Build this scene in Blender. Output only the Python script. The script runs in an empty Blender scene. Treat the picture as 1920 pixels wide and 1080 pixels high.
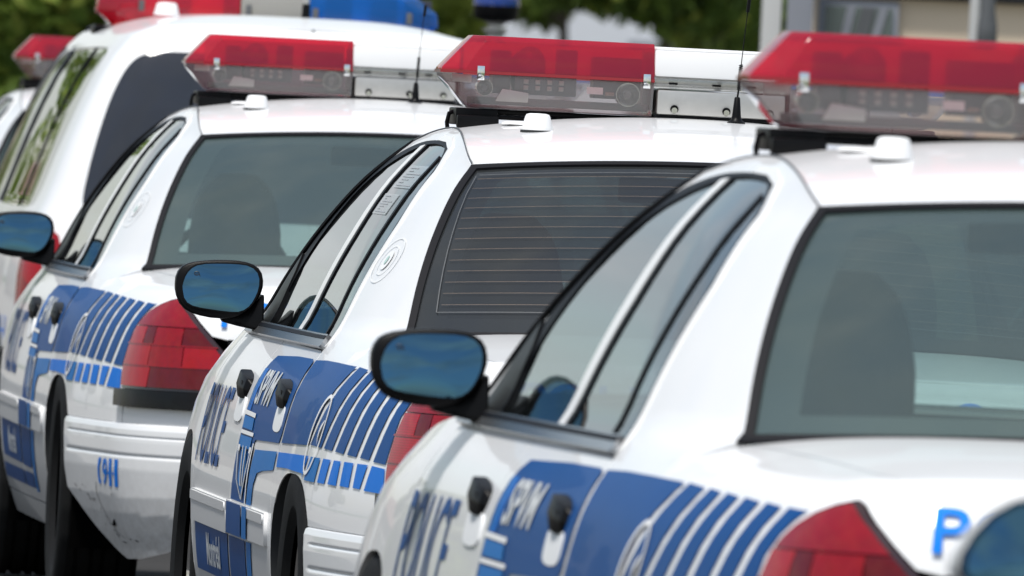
import bpy, bmesh, math, random
import numpy as np
from mathutils import Vector, Matrix
from mathutils.geometry import delaunay_2d_cdt

random.seed(7); np.random.seed(7)
SC = bpy.context.scene
COL = SC.collection

# ------------------------------------------------------------------ camera
FPX, PITCH, ROLL, CAMH = 32581.25, -0.011283, 0.050425, 1.5284
cam = bpy.data.cameras.new('camera'); camo = bpy.data.objects.new('camera', cam); COL.objects.link(camo)
cr, sr, cp, sp = math.cos(ROLL), math.sin(ROLL), math.cos(PITCH), math.sin(PITCH)
F = Vector((0, cp, sp)); U = Vector((0, -sp, cp)); R = Vector((1, 0, 0))
X = R*cr + U*sr; Y = -R*sr + U*cr; Zc = -F
camo.matrix_world = Matrix(((X.x, Y.x, Zc.x, 0), (X.y, Y.y, Zc.y, 0), (X.z, Y.z, Zc.z, CAMH), (0, 0, 0, 1)))
cam.sensor_width = 36.0; cam.lens = FPX/1920*36.0
cam.clip_start = 0.5; cam.clip_end = 3000
cam.dof.use_dof = True; cam.dof.focus_distance = 40.5; cam.dof.aperture_fstop = 17.5
SC.camera = camo

# ------------------------------------------------------------------ world, sun, exposure
SUN_EL, SUN_AZ = math.radians(67), math.radians(210)      # azimuth clockwise from +Y: behind the camera, a little to the left
w = bpy.data.worlds.new('World'); SC.world = w; w.use_nodes = True
nt = w.node_tree; N = nt.nodes; L = nt.links; N.clear()
out = N.new('ShaderNodeOutputWorld'); bg = N.new('ShaderNodeBackground')
sky = N.new('ShaderNodeTexSky'); sky.sky_type = 'NISHITA'; sky.sun_disc = False
sky.sun_elevation = SUN_EL; sky.sun_rotation = SUN_AZ; sky.air_density = 1.2; sky.dust_density = 1.0
tc = N.new('ShaderNodeTexCoord'); mp = N.new('ShaderNodeMapping'); mp.inputs['Scale'].default_value = (1, 1, 2.6)
nz = N.new('ShaderNodeTexNoise'); nz.inputs['Scale'].default_value = 4.2; nz.inputs['Detail'].default_value = 8; nz.inputs['Roughness'].default_value = .55
rp = N.new('ShaderNodeValToRGB'); rp.color_ramp.elements[0].position = .43; rp.color_ramp.elements[1].position = .63
rp.color_ramp.elements[0].color = (.16, .16, .16, 1)
nz2 = N.new('ShaderNodeTexNoise'); nz2.inputs['Scale'].default_value = 9; nz2.inputs['Detail'].default_value = 6
rp2 = N.new('ShaderNodeValToRGB'); rp2.color_ramp.elements[0].position = .3; rp2.color_ramp.elements[1].position = .7
rp2.color_ramp.elements[0].color = (3.3, 3.6, 4.0, 1); rp2.color_ramp.elements[1].color = (5.8, 6.0, 6.2, 1)
mx = N.new('ShaderNodeMix'); mx.data_type = 'RGBA'
L.new(tc.outputs['Generated'], mp.inputs['Vector']); L.new(mp.outputs[0], nz.inputs['Vector']); L.new(mp.outputs[0], nz2.inputs['Vector'])
L.new(nz.outputs['Fac'], rp.inputs['Fac']); L.new(nz2.outputs['Fac'], rp2.inputs['Fac'])
L.new(rp.outputs['Color'], mx.inputs['Factor']); L.new(sky.outputs['Color'], mx.inputs['A']); L.new(rp2.outputs['Color'], mx.inputs['B'])
L.new(mx.outputs['Result'], bg.inputs['Color']); bg.inputs['Strength'].default_value = .10
L.new(bg.outputs[0], out.inputs['Surface'])
sun = bpy.data.lights.new('sun', 'SUN'); suno = bpy.data.objects.new('sun', sun); COL.objects.link(suno)
sun.energy = 3.3; sun.angle = math.radians(11); sun.color = (1, .965, .91)
sd = Vector((math.sin(SUN_AZ)*math.cos(SUN_EL), math.cos(SUN_AZ)*math.cos(SUN_EL), math.sin(SUN_EL)))
suno.rotation_euler = sd.to_track_quat('Z', 'Y').to_euler(); suno.location = (5, -5, 30)
SC.view_settings.view_transform = 'Standard'; SC.view_settings.look = 'None'
SC.view_settings.gamma = 1; SC.view_settings.use_curve_mapping = False
SC.view_settings.exposure = 0.36
SC.cycles.max_bounces = 14; SC.cycles.transparent_max_bounces = 24; SC.cycles.transmission_bounces = 12

# ------------------------------------------------------------------ materials
MATS = {}
def new_mat(name):
    m = bpy.data.materials.new(name); m.use_nodes = True; m.node_tree.nodes.clear()
    o = m.node_tree.nodes.new('ShaderNodeOutputMaterial'); MATS[name] = m
    return m, m.node_tree.nodes, m.node_tree.links, o
def pbr(name, col, rough=.5, metal=0, coat=0, spec=.5, var=.06, nscale=6., bump=0., bscale=200., dirt=None, backdark=False, coord='Object'):
    m, n, l, o = new_mat(name)
    p = n.new('ShaderNodeBsdfPrincipled')
    p.inputs['Roughness'].default_value = rough; p.inputs['Metallic'].default_value = metal
    p.inputs['Coat Weight'].default_value = coat; p.inputs['Coat Roughness'].default_value = .02
    p.inputs['Specular IOR Level'].default_value = spec
    t = n.new('ShaderNodeTexCoord'); z = n.new('ShaderNodeTexNoise'); z.inputs['Scale'].default_value = nscale; z.inputs['Detail'].default_value = 5
    l.new(t.outputs[coord], z.inputs['Vector'])
    r = n.new('ShaderNodeMix'); r.data_type = 'RGBA'
    r.inputs['A'].default_value = (*[c*(1-var) for c in col], 1); r.inputs['B'].default_value = (*[min(1, c*(1+var)) for c in col], 1)
    l.new(z.outputs['Fac'], r.inputs['Factor']); last = r.outputs['Result']
    if dirt:
        # fine road grime on the lower body, a wear pattern of its own
        z2 = n.new('ShaderNodeTexNoise'); z2.inputs['Scale'].default_value = 38; z2.inputs['Detail'].default_value = 8; z2.inputs['Roughness'].default_value = .7
        l.new(t.outputs[coord], z2.inputs['Vector'])
        sx = n.new('ShaderNodeSeparateXYZ'); l.new(t.outputs[coord], sx.inputs[0])
        mr = n.new('ShaderNodeMapRange'); mr.inputs['From Min'].default_value = .5; mr.inputs['From Max'].default_value = .15
        l.new(sx.outputs['Z'], mr.inputs['Value'])
        mu = n.new('ShaderNodeMath'); mu.operation = 'MULTIPLY'; l.new(z2.outputs['Fac'], mu.inputs[0]); l.new(mr.outputs[0], mu.inputs[1])
        r2 = n.new('ShaderNodeMix'); r2.data_type = 'RGBA'; r2.inputs['B'].default_value = (*dirt, 1)
        l.new(mu.outputs[0], r2.inputs['Factor']); l.new(last, r2.inputs['A']); last = r2.outputs['Result']
    l.new(last, p.inputs['Base Color'])
    if bump:
        b = n.new('ShaderNodeBump'); b.inputs['Strength'].default_value = bump; b.inputs['Distance'].default_value = .002
        z3 = n.new('ShaderNodeTexNoise'); z3.inputs['Scale'].default_value = bscale; z3.inputs['Detail'].default_value = 3
        l.new(t.outputs[coord], z3.inputs['Vector']); l.new(z3.outputs['Fac'], b.inputs['Height']); l.new(b.outputs[0], p.inputs['Normal'])
    sh = p.outputs[0]
    if backdark:
        g = n.new('ShaderNodeNewGeometry'); d = n.new('ShaderNodeBsdfDiffuse'); d.inputs['Color'].default_value = (.055, .057, .06, 1)
        ms = n.new('ShaderNodeMixShader'); l.new(g.outputs['Backfacing'], ms.inputs[0]); l.new(sh, ms.inputs[1]); l.new(d.outputs[0], ms.inputs[2]); sh = ms.outputs[0]
    l.new(sh, o.inputs['Surface'])
    return m
def film(name, tint, haze=(.3, .35, .36), hazefac=.1, refl=1.0, rough=0., ior=1.5, trans=(0, 0, 0), transfac=0.):
    """thin transparent sheet: tinted see-through, Fresnel mirror, an even diffuse haze"""
    m, n, l, o = new_mat(name)
    t = n.new('ShaderNodeBsdfTransparent'); t.inputs['Color'].default_value = (*tint, 1)
    d = n.new('ShaderNodeBsdfDiffuse'); d.inputs['Color'].default_value = (*haze, 1)
    a = n.new('ShaderNodeMixShader'); a.inputs[0].default_value = hazefac; l.new(t.outputs[0], a.inputs[1]); l.new(d.outputs[0], a.inputs[2]); base = a.outputs[0]
    if transfac:
        tr = n.new('ShaderNodeBsdfTranslucent'); tr.inputs['Color'].default_value = (*trans, 1)
        a2 = n.new('ShaderNodeMixShader'); a2.inputs[0].default_value = transfac; l.new(base, a2.inputs[1]); l.new(tr.outputs[0], a2.inputs[2]); base = a2.outputs[0]
    g = n.new('ShaderNodeBsdfGlossy'); g.inputs['Roughness'].default_value = rough; g.inputs['Color'].default_value = (1, 1, 1, 1)
    # Schlick's Fresnel, the same from both faces of the sheet
    ge = n.new('ShaderNodeNewGeometry'); dt = n.new('ShaderNodeVectorMath'); dt.operation = 'DOT_PRODUCT'
    l.new(ge.outputs['Normal'], dt.inputs[0]); l.new(ge.outputs['Incoming'], dt.inputs[1])
    def mth(op, a, b=None):
        q = n.new('ShaderNodeMath'); q.operation = op
        for i, v in enumerate((a, b)):
            if v is None: continue
            if isinstance(v, (int, float)): q.inputs[i].default_value = v
            else: l.new(v, q.inputs[i])
        return q.outputs[0]
    f0 = ((ior-1)/(ior+1))**2
    mu = n.new('ShaderNodeMath'); mu.operation = 'MULTIPLY'; mu.inputs[1].default_value = refl; mu.use_clamp = True
    l.new(mth('ADD', mth('MULTIPLY', mth('POWER', mth('SUBTRACT', 1., mth('ABSOLUTE', dt.outputs['Value'])), 5.), 1-f0), f0), mu.inputs[0])
    b = n.new('ShaderNodeMixShader'); l.new(mu.outputs[0], b.inputs[0]); l.new(base, b.inputs[1]); l.new(g.outputs[0], b.inputs[2])
    l.new(b.outputs[0], o.inputs['Surface'])
    return m

PAINT = pbr('white_paint', (.80, .805, .81), .4, coat=.6, spec=.25, var=.015, dirt=(.22, .19, .16), backdark=True)
BUMPER = pbr('white_bumper', (.78, .785, .79), .38, coat=.6, var=.025, dirt=(.20, .17, .14), backdark=True)
DBLUE = pbr('dark_blue_film', (.003, .060, .22), .42, coat=.07, spec=.06, var=.08)
MBLUE = pbr('mid_blue_film', (.008, .145, .43), .42, coat=.07, spec=.06, var=.08)
LBLUE = pbr('bright_blue_film', (.0, .155, .60), .42, coat=.07, spec=.06, var=.05)
PBLUE = pbr('letter_blue', (.001, .20, .74), .5, spec=.08, var=.03)
WHITEF = pbr('white_film', (.80, .80, .80), .4, spec=.25, var=.02)
GREYF = pbr('pale_grey_film', (.55, .57, .58), .45, spec=.25, var=.1)
CRESTF = pbr('faint_grey_film', (.765, .775, .78), .45, spec=.2, var=.02)
GREENF = pbr('pale_green_film', (.42, .58, .53), .4, var=.1)
BLACK = pbr('black_plastic', (.0045, .0045, .005), .36, spec=.12, var=.15, bump=.15, bscale=500)
GLOSSB = pbr('glossy_black', (.005, .005, .006), .45, spec=.08, var=.1)
STRIPB = pbr('glossy_strip', (.005, .005, .006), .2, coat=.3, spec=.1, var=.1)
RUBBER = pbr('rubber_seal', (.008, .008, .010), .55, spec=.15, var=.15)
TYRE = pbr('tyre_rubber', (.007, .007, .0072), .75, spec=.2, var=.25, nscale=30, bump=.3, bscale=150)
GREYP = pbr('grey_plastic', (.09, .095, .10), .5, var=.1, bump=.1)
ALU = pbr('brushed_aluminium', (.50, .49, .47), .42, metal=.75, var=.08, nscale=60, bump=.05, bscale=700)
CHROME = pbr('chrome', (.82, .82, .82), .08, metal=1., var=.02)
TRIM = pbr('satin_trim', (.35, .36, .37), .22, metal=.8, var=.06)
BRIGHT = pbr('bright_trim', (.86, .85, .83), .28, metal=.15, var=.02)
FRIT = pbr('dark_frit', (.022, .024, .026), .4, var=.1)
CLOTH = pbr('grey_cloth', (.085, .095, .095), .85, var=.15, nscale=40)
DASH = pbr('dark_trim', (.03, .032, .032), .7, spec=.2, var=.1)
DARK = pbr('dark_underbody', (.002, .002, .002), .9, spec=.03, var=.3)
BROWN = pbr('copper_wire', (.15, .105, .075), .5, var=.1)
ORANGE = pbr('orange_marker', (.85, .25, .05), .5, var=.05)
REDIN = pbr('red_reflector', (.80, .30, .30), .5, var=.15, nscale=40)
AMBER = pbr('pale_led', (.20, .21, .20), .4, var=.1)
DBOX = pbr('dark_box', (.035, .037, .05), .4, var=.15)
SCUFF = pbr('scuff_mark', (.03, .025, .02), .8, var=.3)
GLASS = film('clear_car_glass', (.55, .68, .66), (.26, .37, .37), .155, 1.6, ior=1.5)
GLASSD = film('tinted_car_glass', (.22, .25, .26), (.15, .165, .175), .15, 1.3, ior=1.5)
SGLASS = film('side_car_glass', (.17, .22, .23), (.14, .18, .19), .05, 1.15, ior=1.52)
VGLASS = film('dark_van_glass', (.06, .07, .085), (.10, .115, .15), .30, .8, ior=1.45)
REDL = film('red_lens', (.84, .05, .10), (.52, .035, .075), .36, .85, .03, ior=1.45, trans=(.85, .05, .10), transfac=.12)
CLEARL = film('clear_lens', (.84, .84, .83), (.46, .46, .45), .19, 1.0, .03, ior=1.45)
LAMPC = film('lamp_glass', (.9, .9, .9), (.5, .5, .5), .04, 1.0, ior=1.45)
BLUEL = film('blue_lens', (.06, .40, .85), (.01, .20, .55), .25, .9, .02, ior=1.45, trans=(.03, .40, .95), transfac=.25)
SMOKE = film('frosted_lens', (.55, .54, .50), (.45, .44, .41), .55, .8, .05, ior=1.4)
TAILR = pbr('red_tail_lens', (.25, .0006, .005), .16, coat=.8, spec=.1, var=.25, nscale=50)
TAILB = pbr('bright_red_tail_lens', (.34, .0008, .006), .14, coat=.8, spec=.1, var=.15, nscale=50)
TAILD = pbr('dark_red_tail_lens', (.11, .0005, .003), .14, coat=.8, spec=.1, var=.25, nscale=50)
TAILS = pbr('smoky_red_tail_lens', (.24, .003, .010), .18, coat=.8, spec=.1, var=.3, nscale=25)
TAILH = pbr('tail_lamp_surround', (.025, .004, .006), .25, coat=.8, var=.2)
def ribs(m, scale, strength):
    n, l = m.node_tree.nodes, m.node_tree.links; p = [q for q in n if q.type == 'BSDF_PRINCIPLED'][0]
    t = n.new('ShaderNodeTexCoord'); w_ = n.new('ShaderNodeTexWave'); w_.bands_direction = 'Z'; w_.inputs['Scale'].default_value = scale; w_.inputs['Distortion'].default_value = .3
    l.new(t.outputs['Object'], w_.inputs['Vector']); b = n.new('ShaderNodeBump'); b.inputs['Strength'].default_value = strength; b.inputs['Distance'].default_value = .0015
    l.new(w_.outputs['Fac'], b.inputs['Height']); l.new(b.outputs[0], p.inputs['Normal'])
for m_ in (TAILR, TAILB, TAILS): ribs(m_, 55, .25)
def mirror_mat():
    m, n, l, o = new_mat('blue_mirror')
    g = n.new('ShaderNodeBsdfGlossy'); g.inputs['Roughness'].default_value = .01
    t = n.new('ShaderNodeTexCoord'); z = n.new('ShaderNodeTexNoise'); z.inputs['Scale'].default_value = 9
    l.new(t.outputs['Object'], z.inputs['Vector'])
    r = n.new('ShaderNodeMix'); r.data_type = 'RGBA'; r.inputs['A'].default_value = (.085, .19, .265, 1); r.inputs['B'].default_value = (.075, .175, .255, 1)
    l.new(z.outputs['Fac'], r.inputs['Factor']); l.new(r.outputs['Result'], g.inputs['Color']); l.new(g.outputs[0], o.inputs['Surface'])
    return m
MIRROR = mirror_mat()
ASPHALT = pbr('asphalt', (.042, .041, .040), .9, spec=.05, var=.22, nscale=.8, bump=.4, bscale=90)
CONCRETE = pbr('concrete', (.36, .35, .33), .8, var=.12, nscale=1.3, bump=.3, bscale=60)
SAND = pbr('pale_gravel_lot', (.30, .28, .25), .9, var=.15, nscale=.4, bump=.3, bscale=40)
GRASS = pbr('grass_ground', (.055, .085, .025), .9, var=.35, nscale=2)
BARK = pbr('bark', (.11, .09, .075), .9, var=.35, nscale=9, bump=.6, bscale=25)
def leafy(m):
    n, l = m.node_tree.nodes, m.node_tree.links; o = [q for q in n if q.type == 'OUTPUT_MATERIAL'][0]; p = [q for q in n if q.type == 'BSDF_PRINCIPLED'][0]
    t = n.new('ShaderNodeBsdfTranslucent'); c = p.inputs['Base Color'].links[0].from_socket; l.new(c, t.inputs['Color'])
    a = n.new('ShaderNodeMixShader'); a.inputs[0].default_value = .42; l.new(p.outputs[0], a.inputs[1]); l.new(t.outputs[0], a.inputs[2]); l.new(a.outputs[0], o.inputs['Surface']); return m
LEAFS = [leafy(pbr('leaf_%s' % nm, c, .6, var=.3, nscale=1.2, spec=.25)) for nm, c in (('mid', (.17, .25, .045)), ('light', (.27, .32, .06)), ('deep', (.11, .17, .035)))]
WALLW = pbr('pale_render_wall', (.62, .64, .68), .8, var=.05, nscale=.5)
WALLG = pbr('grey_brick_wall', (.30, .27, .25), .85, var=.15, nscale=2)
BEIGE = pbr('beige_panel', (.78, .63, .46), .7, var=.06, nscale=1.5)
FASCIA = pbr('dark_fascia', (.02, .021, .023), .5, var=.15)
POSTW = pbr('pale_post', (.50, .50, .49), .4, var=.05)
POSTG = pbr('grey_post', (.22, .23, .26), .4, var=.08)
PANE = film('window_pane', (.5, .58, .56), (.3, .36, .34), .3, 1.0, ior=1.5)
WIRE = pbr('antenna_steel', (.05, .05, .05), .35, metal=.6, var=.1)
ROOFT = pbr('roof_tile', (.16, .10, .08), .8, var=.2)

# ------------------------------------------------------------------ object helpers
def link(name, me, mat, parent=None):
    o = bpy.data.objects.new(name, me); COL.objects.link(o)
    if mat is not None and not me.materials: me.materials.append(mat)
    if parent is not None: o.parent = parent
    return o
def tag(o, label=None, cat=None, group=None, kind=None):
    if label: o['label'] = label
    if cat: o['category'] = cat
    if group: o['group'] = group
    if kind: o['kind'] = kind
    return o
def empty(name, loc, rz=0, parent=None):
    o = bpy.data.objects.new(name, None); COL.objects.link(o); o.location = loc; o.rotation_euler = (0, 0, rz); o.empty_display_size = .2
    if parent: o.parent = parent
    return o
class MB:
    def __init__(s): s.v = []; s.f = []
    def add(s, V, Fc):
        k = len(s.v); s.v += [tuple(map(float, p)) for p in V]; s.f += [tuple(i+k for i in f) for f in Fc]; return s
    def box(s, x0, x1, y0, y1, z0, z1):
        V = [(x, y, z) for z in (z0, z1) for y in (y0, y1) for x in (x0, x1)]
        return s.add(V, [(0, 2, 3, 1), (4, 5, 7, 6), (0, 1, 5, 4), (2, 6, 7, 3), (0, 4, 6, 2), (1, 3, 7, 5)])
    def tube(s, pts, r, n=8, cap=True):
        pts = [Vector(p) for p in pts]; rs = r if isinstance(r, (list, tuple)) else [r]*len(pts)
        rings = []; a = None
        for i, p in enumerate(pts):
            t = (pts[min(i+1, len(pts)-1)]-pts[max(i-1, 0)]).normalized()
            if a is None: a = t.orthogonal().normalized()
            a = (a - t*a.dot(t)).normalized(); b = t.cross(a)
            rings.append([p+(a*math.cos(q)+b*math.sin(q))*rs[i] for q in [2*math.pi*k/n for k in range(n)]])
        return s.loft(rings, cap)
    def loft(s, rings, cap=True, closed=True):
        n = len(rings[0]); V = [p for r in rings for p in r]; Fc = []
        for i in range(len(rings)-1):
            for k in range(n if closed else n-1):
                Fc.append((i*n+k, i*n+(k+1) % n, (i+1)*n+(k+1) % n, (i+1)*n+k))
        if cap: Fc += [tuple(range(n-1, -1, -1)), tuple((len(rings)-1)*n+k for k in range(n))]
        return s.add(V, Fc)
    def lathe(s, prof, c, axis='z', n=32, cap=True):
        c = Vector(c); rings = []
        for r, h in prof:
            ring = []
            for k in range(n):
                q = 2*math.pi*k/n; a, b = r*math.cos(q), r*math.sin(q)
                ring.append(c+Vector({'z': (a, b, h), 'x': (h, a, b), 'y': (b, h, a)}[axis]))
            rings.append(ring)
        return s.loft(rings, cap)
    def done(s, name, mat, parent=None, bevel=0, seg=2, angle=35, smooth=True):
        me = bpy.data.meshes.new(name); me.from_pydata(s.v, [], s.f); me.update()
        bm = bmesh.new(); bm.from_mesh(me)
        bmesh.ops.recalc_face_normals(bm, faces=bm.faces)
        if bevel:
            es = [e for e in bm.edges if len(e.link_faces) == 2 and e.calc_face_angle(0) > math.radians(25)]
            bmesh.ops.bevel(bm, geom=es, offset=bevel, segments=seg, affect='EDGES', profile=.6)
        bm.to_mesh(me); bm.free()
        if smooth:
            me.polygons.foreach_set('use_smooth', [True]*len(me.polygons)); me.set_sharp_from_angle(angle=math.radians(angle))
        return link(name, me, mat, parent)
def simple_box(name, mat, parent, *a, bevel=.004, seg=2):
    return MB().box(*a).done(name, mat, parent, bevel, seg)

def densify(loop, step):
    o = []
    for i in range(len(loop)):
        a = np.array(loop[i], float); b = np.array(loop[(i+1) % len(loop)], float); k = max(1, int(np.ceil(np.hypot(*(b-a))/step)))
        o += [tuple(a+(b-a)*j/k) for j in range(k)]
    return o
def smooth_loop(loop, it=2):
    for _ in range(it):
        n = len(loop); o = []
        for i in range(n):
            a, b = np.array(loop[i]), np.array(loop[(i+1) % n]); o += [tuple(a*.75+b*.25), tuple(a*.25+b*.75)]
        loop = o
    return loop
def inside(P, loop):
    x, y = P[:, 0], P[:, 1]; r = np.zeros(len(P), bool); n = len(loop)
    for i in range(n):
        x0, y0 = loop[i]; x1, y1 = loop[(i+1) % n]
        c = ((y0 > y) != (y1 > y)); 
        with np.errstate(divide='ignore', invalid='ignore'):
            r ^= c & (x < (x1-x0)*(y-y0)/(y1-y0 if y1 != y0 else 1e-12)+x0)
    return r
def cdt(outer, holes, res):
    loops = [densify(l, res) for l in [outer]+list(holes)]
    V = []; E = []
    for l in loops:
        k = len(V); V += l; E += [(k+i, k+(i+1) % len(l)) for i in range(len(l))]
    B = np.array(V); lo, hi = B.min(0), B.max(0)
    gx = np.arange(lo[0]+res*.5, hi[0], res); gy = np.arange(lo[1]+res*.5, hi[1], res)
    if len(gx)*len(gy) > 0:
        G = np.array([(a, b) for a in gx for b in gy]); m = inside(G, loops[0])
        for h in loops[1:]: m &= ~inside(G, h)
        G = G[m]
        if len(G):
            d = np.min([np.hypot(G[:, 0]-b[0], G[:, 1]-b[1]) for b in B], axis=0); G = G[d > res*.45]
            V = V+[tuple(g) for g in G]
    r = delaunay_2d_cdt([Vector(v) for v in V], E, [], 2, 1e-6)
    V2 = np.array([tuple(v) for v in r[0]]); Fc = [tuple(f) for f in r[2]]
    C = np.array([V2[list(f)].mean(0) for f in Fc]); m = inside(C, loops[0])
    for h in loops[1:]: m &= ~inside(C, h)
    return V2, [f for f, k in zip(Fc, m) if k]
INV = set()
def sheet(name, mat, fn, outer, holes=(), res=.04, push=0., depth=0., sgn=-1, parent=None, pre=None):
    """a piece of the analytic surface fn(u,v) cut to a 2-D outline; normals come from the surface; depth adds an edge wall"""
    V2, Fc = pre if pre else cdt(outer, holes, res)
    u, v = V2[:, 0], V2[:, 1]; e = 2e-4
    P = fn(u, v); du = fn(u+e, v)-fn(u-e, v); dv = fn(u, v+e)-fn(u, v-e)
    Nn = -np.cross(du, dv); Nn /= np.maximum(np.linalg.norm(Nn, axis=1), 1e-12)[:, None]
    if fn in INV: Nn = -Nn
    P = P+Nn*push
    faces = []
    for f in Fc:   # wind so that the geometric normal follows Nn
        a = P[list(f[:3])]; g = np.cross(a[1]-a[0], a[2]-a[0]); faces.append(f if g.dot(Nn[f[0]]) >= 0 else f[::-1])
    if depth:
        cnt = {}
        for f in faces:
            for i in range(len(f)):
                a, b = f[i], f[(i+1) % len(f)]; cnt[(a, b)] = cnt.get((a, b), 0)+1
        be = [(a, b) for (a, b) in cnt if (b, a) not in cnt]
        wn = {}
        for a, b in be:
            g = np.cross(P[b]-P[a], Nn[a]); g /= max(np.linalg.norm(g), 1e-12)
            wn[a] = wn.get(a, 0)+g; wn[b] = wn.get(b, 0)+g
        idx = {}; NP, NN = [], []; base = len(P)
        for a, g in wn.items():
            g = g/max(np.linalg.norm(g), 1e-9); idx[a] = base+len(NP); NP += [P[a], P[a]-Nn[a]*depth]; NN += [g, g]
        for a, b in be: faces.append((idx[b], idx[a], idx[a]+1, idx[b]+1))
        P = np.vstack([P, NP]); Nn = np.vstack([Nn, NN])
    if sgn > 0:
        P = P*np.array([-1, 1, 1]); Nn = Nn*np.array([-1, 1, 1]); faces = [f[::-1] for f in faces]
    me = bpy.data.meshes.new(name); me.from_pydata([tuple(p) for p in P], [], faces); me.update()
    me.polygons.foreach_set('use_smooth', [True]*len(me.polygons))
    me.normals_split_custom_set_from_vertices([tuple(q) for q in Nn])
    return link(name, me, mat, parent)
def text_mesh(body, shear=0., bold=0., space=1.):
    c = bpy.data.curves.new('t', 'FONT'); c.body = body; c.shear = shear; c.offset = bold; c.space_character = space; c.resolution_u = 4
    o = bpy.data.objects.new('t', c); COL.objects.link(o); dg = bpy.context.evaluated_depsgraph_get(); dg.update()
    me = o.evaluated_get(dg).to_mesh(); V = np.array([tuple(v.co[:2]) for v in me.vertices]); Fc = [tuple(p.vertices) for p in me.polygons]
    o.evaluated_get(dg).to_mesh_clear(); COL.objects.unlink(o); bpy.data.objects.remove(o); bpy.data.curves.remove(c)
    V -= V.min(0); V /= V.max(0)
    return V, Fc
def text_sheet(name, mat, fn, body, u0, u1, v0, v1, push, sgn=-1, parent=None, **k):
    """lettering laid on a surface; u0 is where the text starts, u1 where it ends"""
    V, Fc = text_mesh(body, **k)
    # cut long triangles so the print follows the curve of the panel
    bm = bmesh.new(); vs = [bm.verts.new((a, b, 0)) for a, b in V]
    for f in Fc:
        try: bm.faces.new([vs[i] for i in f])
        except ValueError: pass
    for i in range(1, 8):
        for no, co in (((1, 0, 0), (i/8, 0, 0)), ((0, 1, 0), (0, i/8, 0))):
            bmesh.ops.bisect_plane(bm, geom=bm.verts[:]+bm.edges[:]+bm.faces[:], plane_co=co, plane_no=no, dist=1e-6)
    bm.verts.index_update(); V = np.array([tuple(v.co[:2]) for v in bm.verts]); Fc = [tuple(v.index for v in f.verts) for f in bm.faces]; bm.free()
    P2 = np.stack([u0+(u1-u0)*V[:, 0], v0+(v1-v0)*V[:, 1]], -1)
    return sheet(name, mat, fn, None, push=push, sgn=sgn, parent=parent, pre=(P2, Fc))

# ------------------------------------------------------------------ surface mathematics
def cspline(xs, ys):
    xs = np.array(xs, float); ys = np.array(ys, float); n = len(xs); h = np.diff(xs)
    A = np.zeros((n, n)); r = np.zeros((n,)+ys.shape[1:]); A[0, 0] = A[-1, -1] = 1
    for i in range(1, n-1):
        A[i, i-1] = h[i-1]; A[i, i] = 2*(h[i-1]+h[i]); A[i, i+1] = h[i]
        r[i] = 3*((ys[i+1]-ys[i])/h[i]-(ys[i]-ys[i-1])/h[i-1])
    c = np.linalg.solve(A, r)
    def f(x):
        x = np.asarray(x, float); i = np.clip(np.searchsorted(xs, x)-1, 0, n-2); d = x-xs[i]; hh = h[i]
        if ys.ndim > 1: d = d[..., None]; hh = hh[..., None]
        return ys[i]+((ys[i+1]-ys[i])/hh-hh*(2*c[i]+c[i+1])/3)*d+c[i]*d*d+(c[i+1]-c[i])/(3*hh)*d**3
    return f
class Plan:
    """plan outline of one flank from the rear centre to the front centre, by arc length s (s = y near y0)"""
    def __init__(s, pts, y0):
        pp = np.array(pts); al = np.r_[0, np.cumsum(np.hypot(*np.diff(pp, axis=0).T))]; f = cspline(al, pp)
        q = f(np.linspace(0, al[-1], 4000)); Ln = np.r_[0, np.cumsum(np.hypot(*np.diff(q, axis=0).T))]
        i = np.argmin(np.abs(q[:2600, 1]-y0)); s.L = Ln-Ln[i]+y0; s.q = q
        s.nx = -np.gradient(q[:, 1], s.L); s.ny = np.gradient(q[:, 0], s.L); s.min, s.max = s.L[0], s.L[-1]
    def __call__(s, t):
        x = np.interp(t, s.L, s.q[:, 0]); y = np.interp(t, s.L, s.q[:, 1]); nx = np.interp(t, s.L, s.nx); ny = np.interp(t, s.L, s.ny); l = np.hypot(nx, ny)
        # straight continuation past the centre line keeps finite differences sane
        x = x+np.where(t < s.min, s.min-t, 0); return x, y, nx/l, ny/l
CP = Plan([(0, .105), (-.30, .108), (-.55, .122), (-.68, .152), (-.765, .20), (-.83, .28), (-.868, .37), (-.892, .47), (-.925, .65), (-.955, .85), (-.982, 1.1), (-.998, 1.42), (-1.004, 1.9), (-1.007, 2.6), (-1.008, 3.3), (-1.006, 3.9), (-.995, 4.4), (-.965, 4.8), (-.89, 5.1), (-.72, 5.28), (-.42, 5.36), (0, 5.385)], 1.5)
OFF = cspline([.14, .22, .30, .40, .50, .60, .66, .73, .79, .84, .88, .91, .94, .98, 1.04, 1.1, 1.18, 1.25, 1.31, 1.36, 1.40, 1.42, 1.437, 1.455],
              [.095, .060, .032, .010, .001, 0, .006, .018, .031, .048, .070, .092, .115, .140, .166, .192, .232, .272, .312, .354, .392, .415, .443, .49])
def ez(z): return 1.287+(z-.977)*(1.72-1.287)/.38
def taper(y, z):
    tE = np.interp(z, [.93, .977, 1.357, 1.45], [0, .088, .055, 0.]); return tE*np.clip((ez(z)+.75-y)/.75, 0, 1.4)**1.8
def drop(s, z): return .17*np.clip((s-3.9)/1.7, 0, 1)**1.4*np.clip((z-.45)/.5, 0, 1)
def side(s, z):
    s = np.asarray(s, float); z = np.asarray(z, float); x, y, nx, ny = CP(s)
    o = OFF(z)+np.where(z > .93, taper(y, z), 0)
    return np.stack(np.broadcast_arrays(x-nx*o, y-ny*o, z-drop(s, z)), -1)
WSY = lambda z: 3.0+(1.40-z)*(.83/.43)        # windscreen edge
SEAMZ = cspline([1.72, 1.95, 2.2, 2.55, 2.8, 3.0], [1.357, 1.40, 1.425, 1.437, 1.426, 1.40])
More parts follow.
